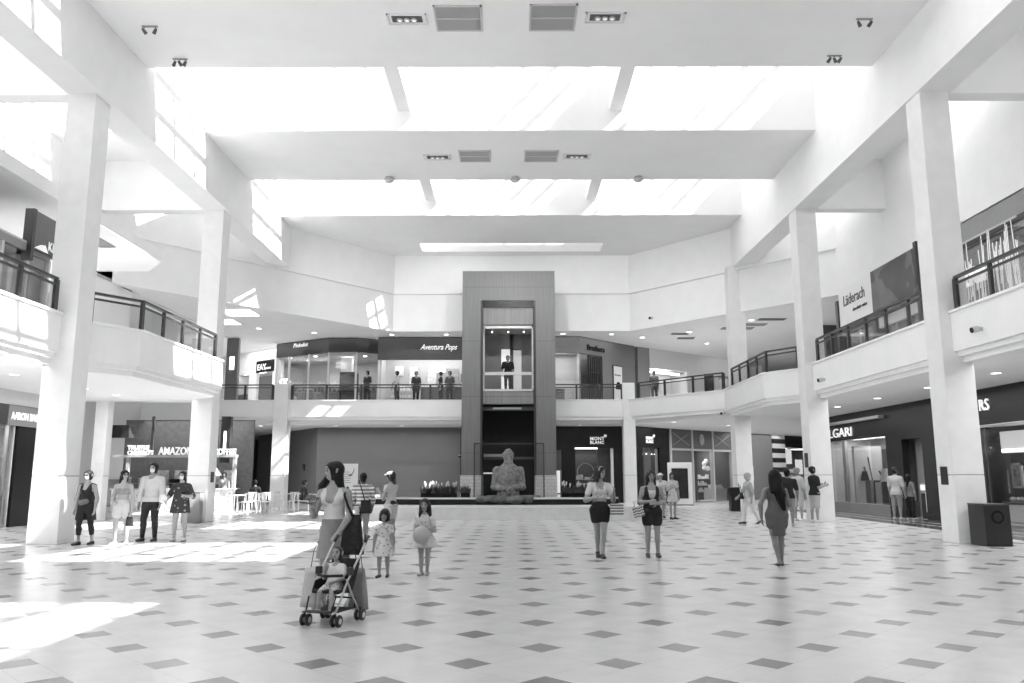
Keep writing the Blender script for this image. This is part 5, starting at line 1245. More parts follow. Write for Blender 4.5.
# child in the pushchair
b = Fig('person', 'toddler in a white top seated in the pushchair', -1.945, 9.0, 164, .80, .0075, skin=0.318, child=1.0, pelvis=.37, lean=(-12, 0), head=(4, -8, 0), plump=1.12, bust=False,
        uR=(.25, .45, -.85), fR=(-.35, .5, .8), uL=(-.25, .35, -.9), fL=(.45, .8, -.2), tR=(.16, 1, -.18), sR=(.02, .22, -1), tL=(-.16, 1, -.18), sL=(-.02, .22, -1))
b.body(); b.shirt(cloth(.62), .32, .0); b.legs(mat_floral('baby_print', .55, .12, 26, .4), .38, .07); b.shoes(cloth(.7)); b.hair(.05, cap=.004, brow=.034, fringe=-.006)
bt = MB().lathe([(.018, -.05), (.026, -.045), (.026, .02), (.014, .035), (.01, .05)], seg=14).build('bottle', mat('bottle_gray', .35, .3), None, True); bt.location = b.world(b.palmR) + Vector((0, -.01, .02)); bt.rotation_euler = (R(30), R(20), 0); tag(bt, 'small bottle held at the mouth of the toddler', 'bottle')
# bags
def soft_bag(name, label, loc, rotz, w0, w1, h, d, m, straps, strap_m, cat='bag', group=None):
    t = thing(name, label, cat, loc, rotz, group)
    bm = bmesh.new(); rows = 6; ring = 16; rs = []
    for i in range(rows + 1):
        f = i / rows; w_ = w0 + (w1 - w0) * f; dd = d * (1 - .75 * f ** 1.5); rr = []
        for k in range(ring):
            a = 2 * math.pi * k / ring; cx = math.copysign(abs(math.cos(a)) ** .5, math.cos(a)); sy = math.copysign(abs(math.sin(a)) ** .6, math.sin(a))
            wob = 1 + .05 * math.sin(a * 3 + f * 4)
            rr.append(bm.verts.new((cx * w_ / 2 * wob, sy * dd / 2 * wob, f * h)))
        rs.append(rr)
    for i in range(rows):
        for k in range(ring): bm.faces.new((rs[i][k], rs[i][(k + 1) % ring], rs[i + 1][(k + 1) % ring], rs[i + 1][k]))
    bm.faces.new(rs[0][::-1]); bm.faces.new(rs[-1]); mb = MB(); mb.bm.free(); mb.bm = bm; mb.build('bag_body', m, t, True)
    for nm, pts, r in straps: MB().tube(pts, r, 6).build(nm, strap_m, t, True)
    return t
sh = MOTHER.world(MOTHER.shL); 
tb = Vector((-1.93, 9.86, .63)); rel = sh - tb; rel = Matrix.Rotation(R(-160), 3, 'Z') @ rel
soft_bag('tote_bag', 'black tote bag hanging from the shoulder of the woman in white', tb, R(160), .31, .20, .46, .16, FAB,
         [('shoulder_strap', [(-.02, .03, .44), (rel.x * .5 - .01, rel.y * .5 + .075, .44 + (rel.z - .44) * .5), (rel.x, rel.y + .07, rel.z - .02), (rel.x, rel.y, rel.z + .062), (rel.x + .01, rel.y - .07, rel.z - .03), (rel.x * .6, rel.y - .02, .46)], .016),
          ('pale_handle', [(-.08, -.05, .45), (-.05, -.06, .56), (.05, -.06, .56), (.08, -.05, .45)], .007)], FAB)
soft_bag('shopping_bag', 'gray paper shopping bag hung from the pushchair handle, viewer side', (-1.73, 9.33, .09), R(150), .25, .13, .44, .12, mat('bag_gray', .23, .6, noise=.15, bump=.3, bscale=8), [('cord', [(-.04, 0, .43), (-.02, .02, .62), (.05, .06, .73)], .004), ('cord', [(.04, 0, .43), (.05, .03, .62), (.06, .06, .73)], .004)], FAB)
soft_bag('shopping_bag', 'pale thin shopping bag hung on the other side of the pushchair', (-2.25, 9.22, .13), R(165), .2, .14, .42, .1, mat('bag_pale', .5, .6, noise=.05, bump=.3, bscale=8), [('cord', [(.0, 0, .41), (-.03, .0, .6), (-.09, .02, .70)], .004)], FAB)

# the two small girls
FL1 = mat_floral('dress_print', .56, .16, 17, .36, .35)
g = Fig('person', 'small girl with dark fringe in a flowered dress, arms at her sides', -2.03, 12.92, 176, 1.03, .0085, skin=0.266, child=.85, bust=False, head=(3, 0, 0), uR=(.28, -.02, -.96), fR=(.10, .12, -1), uL=(-.28, -.02, -.96), fL=(-.12, .12, -1), tR=(.02, .12, -1), sR=(0, -.02, -1), tL=(-.02, -.02, -1), sL=(0, -.12, -1))
g.body(); g.wear('dress', ['torso', 'uarmR:.45', 'uarmL:.45'], FL1, .012, [(g.nb + g.U * .015, g.U)], skirt=[(g.waist, g.pel - V(0, 0, .17 * g.H), .085 * g.H, .165 * g.H, g.Fv, .82, 6, .05)])
g.shoes(cloth(.06)); g.hair(.02, cap=.012, fringe=.016, long=[((.04, -.005, 0), (.045, 0, -.05), .02, .016), ((-.04, -.005, 0), (-.045, 0, -.05), .02, .016)])
g = Fig('person', 'girl with long dark hair in a flared flowered dress, holding a ball', -1.42, 13.15, 172, 1.18, .0085, skin=0.281, child=.7, bust=False, head=(2, -4, 4), uR=(.22, .12, -.95), fR=(-.40, .75, .15), uL=(-.25, .1, -.95), fL=(.35, .8, .2), nR=(-1, 0, -.2), nL=(1, 0, -.2), tR=(-.05, .08, -1), sR=(-.04, .02, -1), tL=(.06, -.05, -1), sL=(.05, -.10, -1))
g.body(); g.wear('dress', ['torso', 'uarmR:.55', 'uarmL:.55'], mat_floral('dress_print_b', .54, .2, 19, .36, .4), .014, [(g.nb + g.U * .015, g.U)], skirt=[(g.waist, g.pel - V(0, 0, .12 * g.H), .08 * g.H, .20 * g.H, g.Fv, .85, 6, .07)])
g.shoes(cloth(.35)); g.hair(.02, long=[((.035, -.02, 0), (.055, .0, -.12), .026, .018), ((-.035, -.02, 0), (-.055, .0, -.12), .026, .018), ((0, -.03, 0), (0, -.04, -.13), .04, .03)])
bl = MB(); bmesh.ops.create_uvsphere(bl.bm, u_segments=28, v_segments=18, radius=.135); bl = bl.build('ball', mat('ball_gray', .34, .45), None, True); c_ = (g.world(g.palmR) + g.world(g.palmL)) / 2; bl.location = c_ + Vector((0, -.13, -.09)); tag(bl, 'plain gray ball held in front of the girl with long hair', 'ball')

# the pair walking away behind them
STR = mat_stripes('shirt_stripe', 'Z', .085, .70, .22, .6)
q = Fig('person', 'person in a striped top walking away, dark bag across the back', -3.58, 19.45, 14, 1.60, .0105, skin=0.089, male=True, head=(-10, 0, 0), uR=(.2, .05, -1), fR=(.0, .55, -.8), uL=(-.2, .0, -1), fL=(-.05, .3, -1), tR=(.02, .16, -1), sR=(0, -.05, -1), tL=(-.02, -.16, -1), sL=(0, -.35, -1))
q.body(); q.shirt(STR, .75, -.02); q.legs(cloth(.36), .8, loose=.012); q.shoes(cloth(.1)); q.hair(.015, cap=.008)
sb = q.root; w_ = q.world(q.pel + V(.06, -.16, -.02))
soft_bag('shoulder_bag', 'dark slung bag on the back of the person in the striped top', (w_.x, w_.y, w_.z - .16), R(14), .30, .22, .30, .13, FAB, [('strap', [(-.02, .0, .28), (-.10, .005, .55), (-.16, .05, .72), (-.15, .12, .76)], .014)], FAB)
q = Fig('person', 'woman in a pale cap and gray top facing away, hand raised to her face', -2.82, 18.85, 62, 1.62, .0105, skin=0.244, head=(15, 4, 0), uR=(.25, .35, -.8), fR=(-.35, .55, .85), uL=(-.2, .2, -.95), fL=(.2, .6, .6), tR=(.02, .05, -1), sR=(0, -.05, -1), tL=(-.02, -.08, -1), sL=(0, -.12, -1), hips=1.05)
q.body(); q.shirt(cloth(.42), .12, -.01, off=.016); q.legs(cloth(.45), .30, .08); q.shoes(cloth(.3)); q.hair(.03, long=[((0, -.045, -.02), (.0, -.06, -.10), .03, .02)]); q.cap(cloth(.62))
q.wear('waist_pouch', [], FAB, 0, extra=[(q.pel + V(.10, -.09, .05), q.pel + V(-.09, -.11, .07), .04, .05, None, 1)])
# group of four at the left
q = Fig('person', 'woman in black tank top, open cardigan and cropped leggings, wearing a face mask', -9.80, 18.85, 172, 1.66, .0105, skin=0.340, head=(0, 0, 0), uR=(.22, .0, -.97), fR=(.0, .3, -.95), uL=(-.28, -.05, -.95), fL=(-.02, .25, -.96), tR=(.05, .16, -1), sR=(.02, -.1, -1), tL=(-.03, -.14, -1), sL=(-.02, -.22, -1))
q.body(); q.tank(cloth(.03), .02, depth=.06); q.legs(cloth(.028), .78, .08); q.shoes(cloth(.07)); q.hair(.02, cap=.008, long=[((0, -.05, .01), (0, -.06, -.03), .03, .025)]); q.mask(.72); q.glasses()
k = q.H; q.wear('cardigan', ['uarmR', 'farmR:.35', 'torso'], cloth(.04), .018, [(q.chest + q.Fv * .012 * k, q.Fv), (q.nb + q.U * .01, q.U)], skirt=[(q.chest, q.pel - V(0, 0, .20 * k), .10 * k, .15 * k, q.Fv, .7, 5, .08)], subs=[(q.waist + q.Fv * .10 * k - V(0, 0, .45), q.chest + q.Fv * .12 * k, .115 * k, .085 * k, None, 1)])
q.wear('waist_bag', [], cloth(.16), 0, extra=[(q.pel + V(.06, .13, .06), q.pel + V(-.08, .13, .09), .06, .06, (0, 1, 0), .6)])
q = Fig('person', 'young woman in a gray strapless top and pale shorts, head turned, sunglasses', -8.95, 18.8, 180, 1.66, .0105, skin=0.385, head=(42, 0, 0), uR=(.2, .0, -1), fR=(-.35, .75, -.35), uL=(-.22, -.02, -1), fL=(-.05, .15, -1), tR=(.04, .12, -1), sR=(.0, -.05, -1), tL=(-.02, -.10, -1), sL=(0, -.15, -1), hR=(-.8, .5, 0))
q.body(); k = q.H; q.wear('strapless_top', ['torso'], cloth(.26), .012, [(q.nb - q.U * .075 * k, q.U), (q.chest - q.U * .07 * k, -q.U)]); q.legs(cloth(.55), .26, .075, name='shorts', loose=.012); q.shoes(cloth(.45)); q.glasses()
q.hair(.015, long=[((.02, -.03, -.01), (.03, -.05, -.12), .036, .026), ((-.03, -.03, -.01), (-.03, -.05, -.12), .032, .022)])
w_ = q.world(q.palmL); soft_bag('handbag', 'small black handbag hanging from the hand of the woman with sunglasses', (w_.x, w_.y, w_.z - .30), 0, .17, .14, .2, .08, FAB, [('handle', [(-.05, 0, .19), (-.03, 0, .29), (.03, 0, .29), (.05, 0, .19)], .006)], FAB)
q = Fig('person', 'tall man in a pale long sleeved shirt and dark jeans, wearing a face mask', -8.78, 19.9, 174, 1.84, .0115, skin=0.311, male=True, head=(10, 0, 0), uR=(.22, -.02, -1), fR=(.02, .2, -1), uL=(-.20, .0, -1), fL=(.0, .3, -1), tR=(.09, .14, -1), sR=(.06, -.08, -1), tL=(-.02, -.04, -1), sL=(-.01, -.12, -1))
q.body(); q.shirt(cloth(.60), .92, -.03, off=.022); q.legs(cloth(.035, .4), .97, loose=.008); q.shoes(cloth(.08)); q.hair(.025, cap=.014, brow=.034); q.mask(.72)
q = Fig('person', 'woman in a loose dark flowered tunic with bare legs, wearing a face mask', -8.04, 19.85, 178, 1.64, .0105, skin=0.370, head=(0, -4, 0), uR=(.45, .15, -.85), fR=(-.15, .75, -.35), uL=(-.45, .05, -.85), fL=(.25, .85, .05), tR=(.06, .06, -1), sR=(.03, -.05, -1), tL=(-.05, -.06, -1), sL=(.0, -.12, -1))
q.body(); k = q.H; q.wear('tunic', ['torso', 'uarmR', 'uarmL'], mat_floral('tunic_print', .035, .28, 9, .36), .022, [(q.nb + q.U * .012, q.U)], skirt=[(q.chest, q.pel - V(0, 0, .13 * k), .098 * k, .15 * k, q.Fv, .72, 5, .06)]); q.shoes(cloth(.6)); q.hair(.03, cap=.008, long=[((0, -.045, .03), (0, -.06, .02), .026, .02)]); q.mask(.72)
w_ = q.world(q.palmR); fn = MB().lathe([(.01, -.008), (.10, -.008), (.105, 0), (.10, .008), (.01, .008)], (0, 0, .12), 20, 'y'); fn.tube([(0, 0, -.06), (0, 0, .03)], .008, 6); o = fn.build('paddle_fan', mat('fan_white', .75, .6), None, True); o.location = w_ + Vector((0, -.02, .0)); o.rotation_euler = (0, R(-50), 0); tag(o, 'round white paddle fan held by the woman in the flowered tunic', 'fan')
w_ = q.world(q.palmL); o = MB().box(-.036, .036, -.005, .005, -.07, .07, .004).build('phone', BLACK); o.location = w_ + Vector((.01, -.01, .03)); o.rotation_euler = (R(-25), 0, R(20)); tag(o, 'black phone held by the woman in the flowered tunic', 'phone')

# two women walking towards the viewer on the right
BAGS = mat_stripes('bag_stripe', 'Z', .052, .62, .12, .58, 0, .5); BAGW = mat_stripes('bag_wave', 'Z', .05, .62, .12, .55, 0, .5, .16)
def paper_bag(label, loc, rz, m, w_=.24, h=.2, d=.1):
    t = thing('paper_bag', label, 'bag', loc, rz)
    B(-w_ / 2, w_ / 2, -d / 2, d / 2, 0, h, .004).build('bag_body', m, t)
    for y in (-d / 2, d / 2): MB().tube([(-.05, y, h - .01), (-.04, y * .4, h + .10), (.04, y * .4, h + .10), (.05, y, h - .01)], .004, 6).build('handle', DARKM, t)
    return t
q = Fig('person', 'woman in cropped white top and black shorts, head turned aside, striped bag on arm', 1.64, 15.8, 181, 1.70, .0095, skin=0.281, head=(46, 0, 0), twist=3, uR=(.36, .06, -.93), fR=(-.62, .72, .22), uL=(-.30, .15, -.94), fL=(.05, .75, .62), hR=(-.7, .5, .5), tR=(-.10, -.08, -1), sR=(-.06, -.42, -1), tL=(.09, .15, -1), sL=(.07, .02, -1), footyaw=(2, -2), hips=1.03)
q.body(); k = q.H; q.shirt(cloth(.56), .27, .125, off=.011, v=.4, name='crop_top'); q.legs(cloth(.02), .22, .10, name='shorts'); q.shoes(cloth(.05))
q.hair(.03, cap=.012, long=[((.035, -.015, .0), (.06, .0, -.09), .03, .022), ((-.035, -.02, 0), (-.045, -.03, -.10), .03, .022), ((0, -.035, 0), (0, -.05, -.10), .042, .034)])
q.wear('headband', [], cloth(.3), .016 * k, [(q.hp((0, .012, .0)), -q.hF), (q.hp((0, .028, 0)), q.hF), (q.hp((0, 0, .02)), -q.hU)], extra=q.P['skull'])
text('top_print', 'VIVA', tuple(q.chest + V(.085, .155, .02)), math.pi, .07, BLACK, q.root, extrude=.002)
w_ = q.world(q.wL + (q.eL - q.wL) * .55); paper_bag('small striped paper bag on the forearm of the woman in the cropped top', (w_.x + .05, w_.y - .05, w_.z - .33), R(8), BAGS)
q = Fig('person', 'woman in a dark short romper over a white chest panel, arms folded, facing the viewer', 2.66, 15.95, 178, 1.62, .0095, skin=0.281, head=(4, 0, 0), uR=(.28, .10, -.95), fR=(-.72, .70, .12), uL=(-.28, .10, -.95), fL=(.72, .70, -.05), hR=(-.9, .4, .2), hL=(.9, .4, .1), tR=(.01, .05, -1), sR=(.02, -.03, -1), tL=(-.01, .0, -1), sL=(-.02, -.06, -1), footyaw=(4, -4), plump=1.04)
q.body(); k = q.H; q.wear('white_panel', ['torso'], cloth(.56), .010, [(q.nb - q.U * .06 * k, q.U), (q.chest - q.U * .06 * k, -q.U)]); q.tank(cloth(.03), .02, name='romper_top', depth=.135, off=.015); q.legs(cloth(.03), .24, .11, name='romper_shorts', loose=.014); q.shoes(cloth(.06))
q.hair(.025, cap=.010, long=[((.03, -.025, .0), (.045, -.02, -.11), .028, .02), ((-.03, -.025, 0), (-.045, -.02, -.11), .028, .02), ((0, -.04, 0), (0, -.05, -.12), .04, .03)])
w_ = q.world(q.eR); paper_bag('small wavy striped paper bag beside the woman in the romper', (w_.x - .02, w_.y - .16, w_.z - .26), R(-14), BAGW, .2, .2).rotation_euler = (0, R(-14), R(-12))
# two people behind them
q = Fig('person', 'person in a wide pale hat and light print clothes, behind the woman in the romper', 5.40, 30.3, 170, 1.60, .014, skin=0.296, head=(-20, 0, 0), uL=(-.2, .3, -.9), fL=(.1, .8, .4), plump=1.1)
q.body(); q.shirt(mat_floral('pale_print', .6, .3, 12, .36), .5, -.08, off=.03); q.legs(cloth(.3), .6, loose=.012); q.shoes(cloth(.04)); q.hair(.3); q.cap(cloth(.68))
q.wear('hat_brim', [], cloth(.68), 0, extra=[(q.hp((0, .0, .03)), q.hp((0, .01, .03)), .14, .14, tuple(q.hU), .14)])
q = Fig('person', 'woman with long dark hair and pale print dress, before the white kiosk', 5.66, 29.4, 200, 1.62, .014, skin=0.311, head=(-25, 0, 0), uR=(.2, .3, -.9), fR=(-.1, .8, .5))
q.body(); k = q.H; q.wear('dress', ['torso', 'uarmR:.5', 'uarmL:.5'], mat_floral('pale_print2', .5, .22, 12, .36), .018, [(q.nb + q.U * .01, q.U)], skirt=[(q.waist, q.pel - V(0, 0, .16 * k), .085 * k, .13 * k, q.Fv, .8)]); q.shoes(cloth(.03)); q.hair(.02, long=[((-.03, -.03, 0), (-.04, -.04, -.16), .035, .025), ((.03, -.03, 0), (.03, -.04, -.14), .03, .02)])

# right: woman walking away, and those beyond her
q = Fig('person', 'woman with very long dark hair in a fitted gray dress, walking away', 4.62, 14.55, -4, 1.62, .0095, skin=0.192, head=(6, 0, 0), lean=(2, 0), uL=(-.42, -.12, -.9), fL=(.10, .25, -.95), uR=(.28, .15, -.9), fR=(.05, .75, -.2), tR=(-.06, .16, -1), sR=(-.05, -.05, -1), tL=(.07, -.06, -1), sL=(.09, -.34, -1), hips=1.08, footyaw=(4, -4))
q.body(); k = q.H; q.wear('dress', ['torso', 'thighR:.38', 'thighL:.38'], cloth(.10), .012, [(q.nb - q.U * .02 * k, q.U)], skirt=[(q.pel + q.U * .02, q.pel - V(0, 0, .225 * k), .098 * k, .082 * k, q.Fv, .85, 4, .0)], k=.05, subs=[(q.shR + q.U * .05 * k + q.Rv * .01 * k, q.shR - q.U * .03 * k + q.Rv * .02 * k, .045 * k, .04 * k, None, 1), (q.shL + q.U * .05 * k - q.Rv * .01 * k, q.shL - q.U * .03 * k - q.Rv * .02 * k, .045 * k, .04 * k, None, 1)])
q.shoes(cloth(.05), high=-.012); q.hair(.012, cap=.016, long=[((0, -.03, .0), (.01, -.06, -.14), .062, .06), ((.01, -.06, -.14), (.06, -.075, -.34), .06, .03), ((.04, -.02, .0), (.075, -.04, -.2), .04, .035), ((-.03, -.03, 0), (-.04, -.055, -.16), .04, .03)], strand=.008)
q = Fig('person', 'woman with pale hair, gray top and white trousers, striding past the far right column', 7.55, 26.55, 96, 1.62, .0125, skin=0.340, head=(-10, 0, 0), uR=(.15, .3, -.95), fR=(0, .6, -.5), uL=(-.2, -.25, -.95), fL=(0, .2, -1), tR=(.0, .36, -1), sR=(0, .02, -1), tL=(.0, -.30, -1), sL=(0, -.60, -1), plump=1.06)
q.body(); q.shirt(cloth(.38), .45, -.03, off=.02); q.legs(cloth(.62), .95, loose=.014); q.shoes(cloth(.06)); q.hair(.55, cap=.014, long=[((0, -.04, -.01), (0, -.045, -.06), .035, .026)])
w_ = q.world(q.eR); soft_bag('handbag', 'black handbag on the arm of the woman in white trousers', (w_.x - .1, w_.y - .12, w_.z - .22), R(90), .3, .24, .2, .12, FAB, [('strap', [(-.1, 0, .19), (-.08, .05, .42), (.04, .08, .5), (.1, 0, .19)], .01)], FAB)
q = Fig('person', 'person in black clothes standing beyond the long haired woman', 8.45, 25.4, -20, 1.72, .013, skin=0.207, male=True, uR=(.22, .05, -.95), fR=(.05, .4, -.9))
q.body(); q.shirt(cloth(.022), .45, -.05, off=.02); q.legs(cloth(.25), .5, loose=.02); q.shoes(cloth(.3)); q.hair(.015)
q = Fig('person', 'man in black t-shirt and pale shorts with a phone by the middle right column', 9.98, 27.35, -82, 1.82, .0125, skin=0.296, male=True, head=(4, -18, 0), uR=(.18, .10, -.97), fR=(-.15, .9, .25), uL=(-.18, .15, -.97), fL=(.2, .9, .25), tR=(.03, .06, -1), sR=(0, -.04, -1), tL=(-.03, -.08, -1), sL=(0, -.08, -1))
q.body(); q.shirt(cloth(.022), .36, -.05, off=.022); q.legs(cloth(.42), .5, loose=.022); q.shoes(cloth(.62)); q.hair(.02, cap=.006)
o = MB().box(-.036, .036, -.005, .005, -.075, .075, .004).build('phone', BLACK); o.location = q.world((q.palmR + q.palmL) / 2) + Vector((.03, 0, .04)); o.rotation_euler = (0, R(-35), R(90)); tag(o, 'phone held by the man in the black t-shirt', 'phone')
q = Fig('person', 'person in pale clothes leaning by the middle right column, behind the man with the phone', 9.72, 28.2, -60, 1.78, .014, skin=0.311, uR=(.2, .1, -.95))
q.body(); q.shirt(cloth(.5), .5, -.05, off=.02); q.legs(cloth(.5), .5, loose=.015); q.shoes(cloth(.7)); q.hair(.35)
q = Fig('person', 'man in a light shirt and shorts looking into the jewellery shop', 13.42, 28.9, -62, 1.80, .0125, skin=0.266, male=True, head=(-20, -4, 0), uR=(.18, .1, -.97), fR=(0, .25, -.95), tL=(-.03, -.05, -1))
q.body(); q.shirt(cloth(.40), .45, -.06, off=.025); q.legs(cloth(.24), .52, loose=.018); q.shoes(cloth(.45)); q.hair(.04, cap=.005)
q = Fig('person', 'dark haired woman in gray top and black trousers before the jewellery shop', 13.86, 28.85, -70, 1.56, .0125, skin=0.266, head=(10, 0, 0), uR=(.2, .0, -.97), fR=(0, .2, -1))
q.body(); q.shirt(cloth(.17), .4, -.03, off=.018); q.legs(cloth(.025), .96, loose=.012); q.shoes(cloth(.5)); q.hair(.015, long=[((0, -.03, 0), (0, -.05, -.2), .05, .035)])

# cafe: chairs, tables, sitters
CW = mat('chair_white', .72, .45)
def cafe_chair():
    t = thing('cafe_chair', 'white cafe chair among the tables before the coffee bar', 'chair', group='white cafe chairs')
    MB().prism([(-.2, -.2), (.2, -.2), (.21, .2), (-.21, .2)], .44, .465).build('seat', CW, t)
    bk = MB()
    for x in (-.12, 0, .12): bk.bar((x, -.215, .50), (x, -.25, .80), .05, .015)
    bk.bar((-.2, -.25, .80), (.2, -.25, .80), .02, .06); bk.build('backrest', CW, t)
    for x in (-.18, .18):
        MB().tube([(x, -.2, .44), (x, -.25, .82)], .014, 6).build('back_post', CW, t)
        for y in (-.19, .19): MB().tube([(x, y, .45), (x * 1.12, y * 1.18, 0)], .016, 6).build('leg', CW, t)
    return t
def cafe_table():
    t = thing('cafe_table', 'small white round cafe table before the coffee bar', 'table', group='white cafe tables')
    MB().lathe([(.36, .71), (.37, .72), (.37, .735), (.36, .74)], seg=24).build('table_top', CW, t); MB().tube([(0, 0, .02), (0, 0, .71)], .03, 10).build('stem', CW, t); MB().lathe([(.24, 0), (.24, .015), (.03, .04)], seg=20).build('base', CW, t)
    return t
ch = cafe_chair(); tb_ = cafe_table(); first = [True, True]
def put_chair(x, y, a):
    if first[0]: ch.location = (x, y, 0); ch.rotation_euler = (0, 0, R(a)); first[0] = False; return ch
    return copy_tree(ch, loc=(x, y, 0), rotz=R(a))
def put_table(x, y):
    if first[1]: tb_.location = (x, y, 0); first[1] = False; return
    copy_tree(tb_, loc=(x, y, 0))
for tx, ty, seats in ((-13.2, 34.5, (20, 150, 265)), (-11.75, 34.9, (60, 180, 320)), (-10.3, 35.3, (10, 130, 250)), (-10.1, 37.5, (160, 290)), (-8.55, 36.3, ()), (-7.35, 36.5, (20, 150, 250)), (-12.4, 33.0, (60, 240))):
    put_table(tx, ty)
    for a in seats: put_chair(tx + .62 * math.cos(R(a)), ty + .62 * math.sin(R(a)), a + 90)
def sitter(label, x, y, a, g_top, hair=.02, g_leg=.06, **k):
    q = Fig('person', label, x, y, a, 1.70, .0165, skin=0.259, pelvis=.56, tR=(.08, 1, -.12), sR=(0, .05, -1), tL=(-.08, 1, -.12), sL=(0, .1, -1), uR=(.25, .35, -.9), fR=(-.2, .95, .1), uL=(-.25, .3, -.9), fL=(.2, .95, .1), **k)
    q.body(); q.shirt(cloth(g_top), .6, -.03, off=.02); q.legs(cloth(g_leg), .97, loose=.01); q.shoes(cloth(.2)); q.hair(hair)
def seated(label, tx, ty, a, g_, hair, **k):
    x, y = tx + .72 * math.cos(R(a)), ty + .72 * math.sin(R(a)); sitter(label, x, y, a + 90, g_, hair, **k); put_chair(x, y, a + 90)
seated('person in black seen from behind, seated before the dark hoarding at the cafe', -11.55, 37.5, 265, .02, .012)
put_table(-11.55, 37.5)
seated('seated cafe guest in dark clothes, left one beside the white column', -8.55, 36.3, 195, .04, .02)
seated('seated cafe guest in dark clothes with pale hair, nearest the poster board', -8.55, 36.3, 345, .05, .4)
seated('seated cafe guest in a pale top between two dark dressed guests', -8.55, 36.3, 90, .55, .02)
q = Fig('person', 'barista behind the coffee bar in a pale top', -13.0, 36.75, 180, 1.68, .0165, skin=0.296); q.body(); q.shirt(cloth(.4), .5, -.05); q.legs(cloth(.05), .97); q.hair(.03)
t = thing('pendant_lamp', 'white cone lampshade hanging over the right end of the coffee bar', 'lamp', (-13.05, 35.7, 1.55))
MB().lathe([(.30, .0), (.07, .32), (.03, .34)], seg=20).build('lamp_shade', mat('shade_white', .75, .5), t, True); MB().tube([(0, 0, .34), (0, 0, 2.6)], .01, 6).build('cord', DARKM, t)
# poster board standing before the gray hoarding
t = thing('poster_stand', 'white poster board with a dark swirl, standing before the gray hoarding', 'sign', (-8.12, 40.0, 0))
B(-.48, .48, -.03, .03, .75, 2.12, .006).build('board', mat('board_white', .74, .5), t); B(-.05, .05, -.03, .03, 0, .8).build('stem', PALEM, t); B(-.3, .3, -.2, .2, 0, .03).build('base', PALEM, t)
sw = MB().tube([(.1, -.035, 1.55), (.2, -.035, 1.62), (.28, -.035, 1.75), (.3, -.035, 1.9)], .03, 6, .008); sw.tube([(.02, -.035, 1.6), (.12, -.035, 1.52), (.24, -.035, 1.56)], .02, 6, .01); sw.build('swirl_print', DARKM, t)
m = MB(); [m.box(-.32, .1 + .05 * (k % 2), -.034, -.03, 1.7 - .1 * k, 1.73 - .1 * k) for k in range(6)]; m.build('text_lines', MIDG, t)

# the stone bust in the pool
ROCK = mat('rock', .19, .85, .3, noise=.45, nscale=9, bump=.6, bscale=14)
s_ = Fig('statue', 'x', 0, 0, 180, 3.75, .02, male=True, skin=0.148, bust=False, uR=(.20, .10, -.97), fR=(-.85, .55, -.12), uL=(-.20, .10, -.97), fL=(.85, .5, .02), hR=(-1, .25, 0), hL=(1, .25, .1), curl=(50, 50), plump=1.24, head=(0, -4, 0))
allp = [p for t_, v in s_.P.items() if t_.rstrip('RL') not in ('thigh', 'shank', 'foot') for p in v]; lo, hi = s_.bounds(allp, .05); F_ = Field(lo, hi, .022)
for p in allp: F_.put(p, .035 if p[2] > .02 else .012, .012)
h_ = s_.H * s_.hs
for qq in (-1, 1): F_.put((s_.hc + s_.hR_ * qq * .019 * h_ + s_.hF * .062 * h_,) * 2 + (.014 * h_, .014 * h_, None, 1), sub=True)
F_.put((s_.nb - s_.U * .05 * 3.75, s_.hc - s_.hU * .035 * 3.75, .056 * 3.75, .042 * 3.75, None, 1), .06)
F_.clip(s_.pel + V(0, 0, .01), (0, 0, -1))
rn = np.random.RandomState(5); bump_ = rn.rand(*[int(n / 3) + 2 for n in F_.n]).astype(np.float32)
for ax in range(3): bump_ = np.repeat(bump_, 3, axis=ax)
F_.val += (bump_[:F_.n[0], :F_.n[1], :F_.n[2]] - .5) * .028
P_, Q_ = F_.mesh(); P_[:, 2] -= P_[:, 2].min() + .04; bpy.data.objects.remove(s_.root)
T_ = thing('stone_bust', 'rough gray stone bust of a man with folded arms on a flat rock', 'statue', (-.22, 30.8, .80), R(180))
np_obj('torso', P_ * np.array([.96, 1, 1.0]), Q_, ROCK, T_)
rk = Field((-1.5, -1.1, -.4), (1.5, 1.1, .3), .035)
for i in range(22): 
    a = V(rn.uniform(-1.0, 1.0), rn.uniform(-.3, .62), rn.uniform(-.18, -.06)); rk.put((a, a + V(rn.uniform(-.2, .2), rn.uniform(-.2, .2), 0), rn.uniform(.2, .32), rn.uniform(.2, .3), (0, 0, 1), .5), .08)
rk.clip(V(0, 0, .005), (0, 0, 1)); P_, Q_ = rk.mesh(); np_obj('rock_base', P_, Q_, mat('rock_dark', .12, .9, .2, noise=.5, nscale=5, bump=.7, bscale=10), T_)

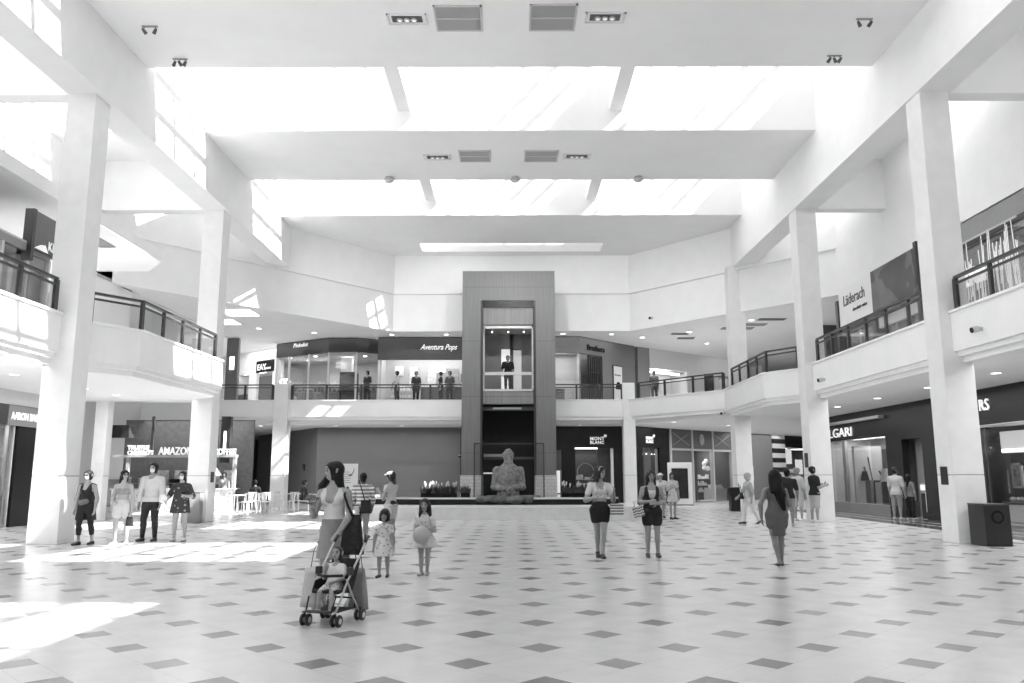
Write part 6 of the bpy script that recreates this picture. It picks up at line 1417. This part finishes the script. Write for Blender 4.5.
# bins, kiosk, plates
t = thing('litter_bin', 'large black square litter bin with a ring emblem, before the nearest right column', 'bin', (10.60, 18.46, 0), 0)
B(-.285, .285, -.32, .32, 0, .89, .01).build('bin_body', mat('bin_black', .022, .3, .5, noise=.2), t); B(-.292, .292, -.327, .327, .89, .915, .006).build('lid', mat('bin_lid', .03, .3), t)
MB().lathe([(.10, -.008), (.14, -.008), (.14, .004), (.10, .004)], (.0, -.325, .63), 24, 'y', caps=False).build('ring_emblem', BLACK, t)
t = thing('litter_bin', 'gray square litter bin before the middle left column', 'bin', (-10.75, 27.5, 0), R(8))
B(-.28, .28, -.25, .25, 0, .98, .01).build('bin_body', mat('bin_gray', .22, .45), t); B(-.29, .29, -.26, .26, .98, 1.01, .006).build('lid', DKG, t)
t = thing('litter_bin', 'narrow black bin standing beside the farthest right column', 'bin', (9.55, 35.7, 0)); B(-.2, .2, -.2, .2, 0, 1.0, .01).build('bin_body', BLACK, t); B(-.21, .21, -.21, .21, 1.0, 1.03).build('lid', DARKM, t)
t = thing('directory_kiosk', 'white free standing kiosk with a dark screen, right of the second black boutique', 'kiosk', (8.7, 43.0, 0), R(-14))
B(-.62, .62, -.3, .45, .04, 2.2, .01).build('kiosk_body', mat('kiosk_white', .62, .45), t); B(-.66, .66, -.34, .49, 0, .05).build('plinth', DKG, t); B(-.42, .42, -.32, -.29, .35, 1.9).build('screen', mat('kiosk_screen', .025, .12, noise=.4, nscale=2), t)
def plate(label, loc, ang, w_=.3, h=.42, m=None):
    t = thing('column_plate', label, 'plate', loc, ang); B(-w_ / 2, w_ / 2, -.02, .0, -h / 2, h / 2, .004).build('plate', m or DARKM, t)
plate('dark rectangular plate on the inner face of the nearest right column', (10.129, 19.3, 1.53), R(-90))
plate('tall dark plate on the inner face of the middle right column', (10.129, 28.3, 2.05), R(-90), .3, .5)
plate('small dark plate on the inner face of the middle left column', (-10.439, 28.28, 1.5), R(90), .28, .36)
plate('small white notice with a dark mark on the left arcade column', (-14.55, 28.67, 1.75), 0, .3, .5, mat('notice_white', .75, .5))

# people on the upper floor and in the lift
def upper(label, x, y, a, g_, hair=.02, vox=.02, H=1.7, z=ZF, legs=.05, **k):
    q = Fig('person', label, x, y, a, H, vox, skin=0.266, z0=z, **k); q.body(); q.shirt(cloth(g_), .45, -.04, off=.02); q.legs(cloth(legs), .97, loose=.01); q.hair(hair); return q
upper('man in dark clothes standing behind the glass of the lift cab', -.30, 38.6, 180, .02, .015, z=5.5, male=True, H=1.74)
upper('person in a dark top by the upper railing, between the corner shop and dark board', -7.75, 42.5, 150, .05)
upper('person in a pale top at the upper railing under the dark sign board, left one', -6.2, 42.6, 120, .5, uR=(.3, .4, -.8))
upper('person in dark clothes at the upper railing under the dark sign board, middle one', -5.2, 42.7, 200, .06)
upper('person in a patterned top at the upper railing, nearest the brown tower', -3.4, 42.6, 170, .12)
upper('second person in dark clothes at the upper railing near the brown tower', -3.9, 42.8, 100, .04)
upper('person in gray behind the upper railing, right of the white pier', 7.3, 41.9, 160, .15, H=1.6)
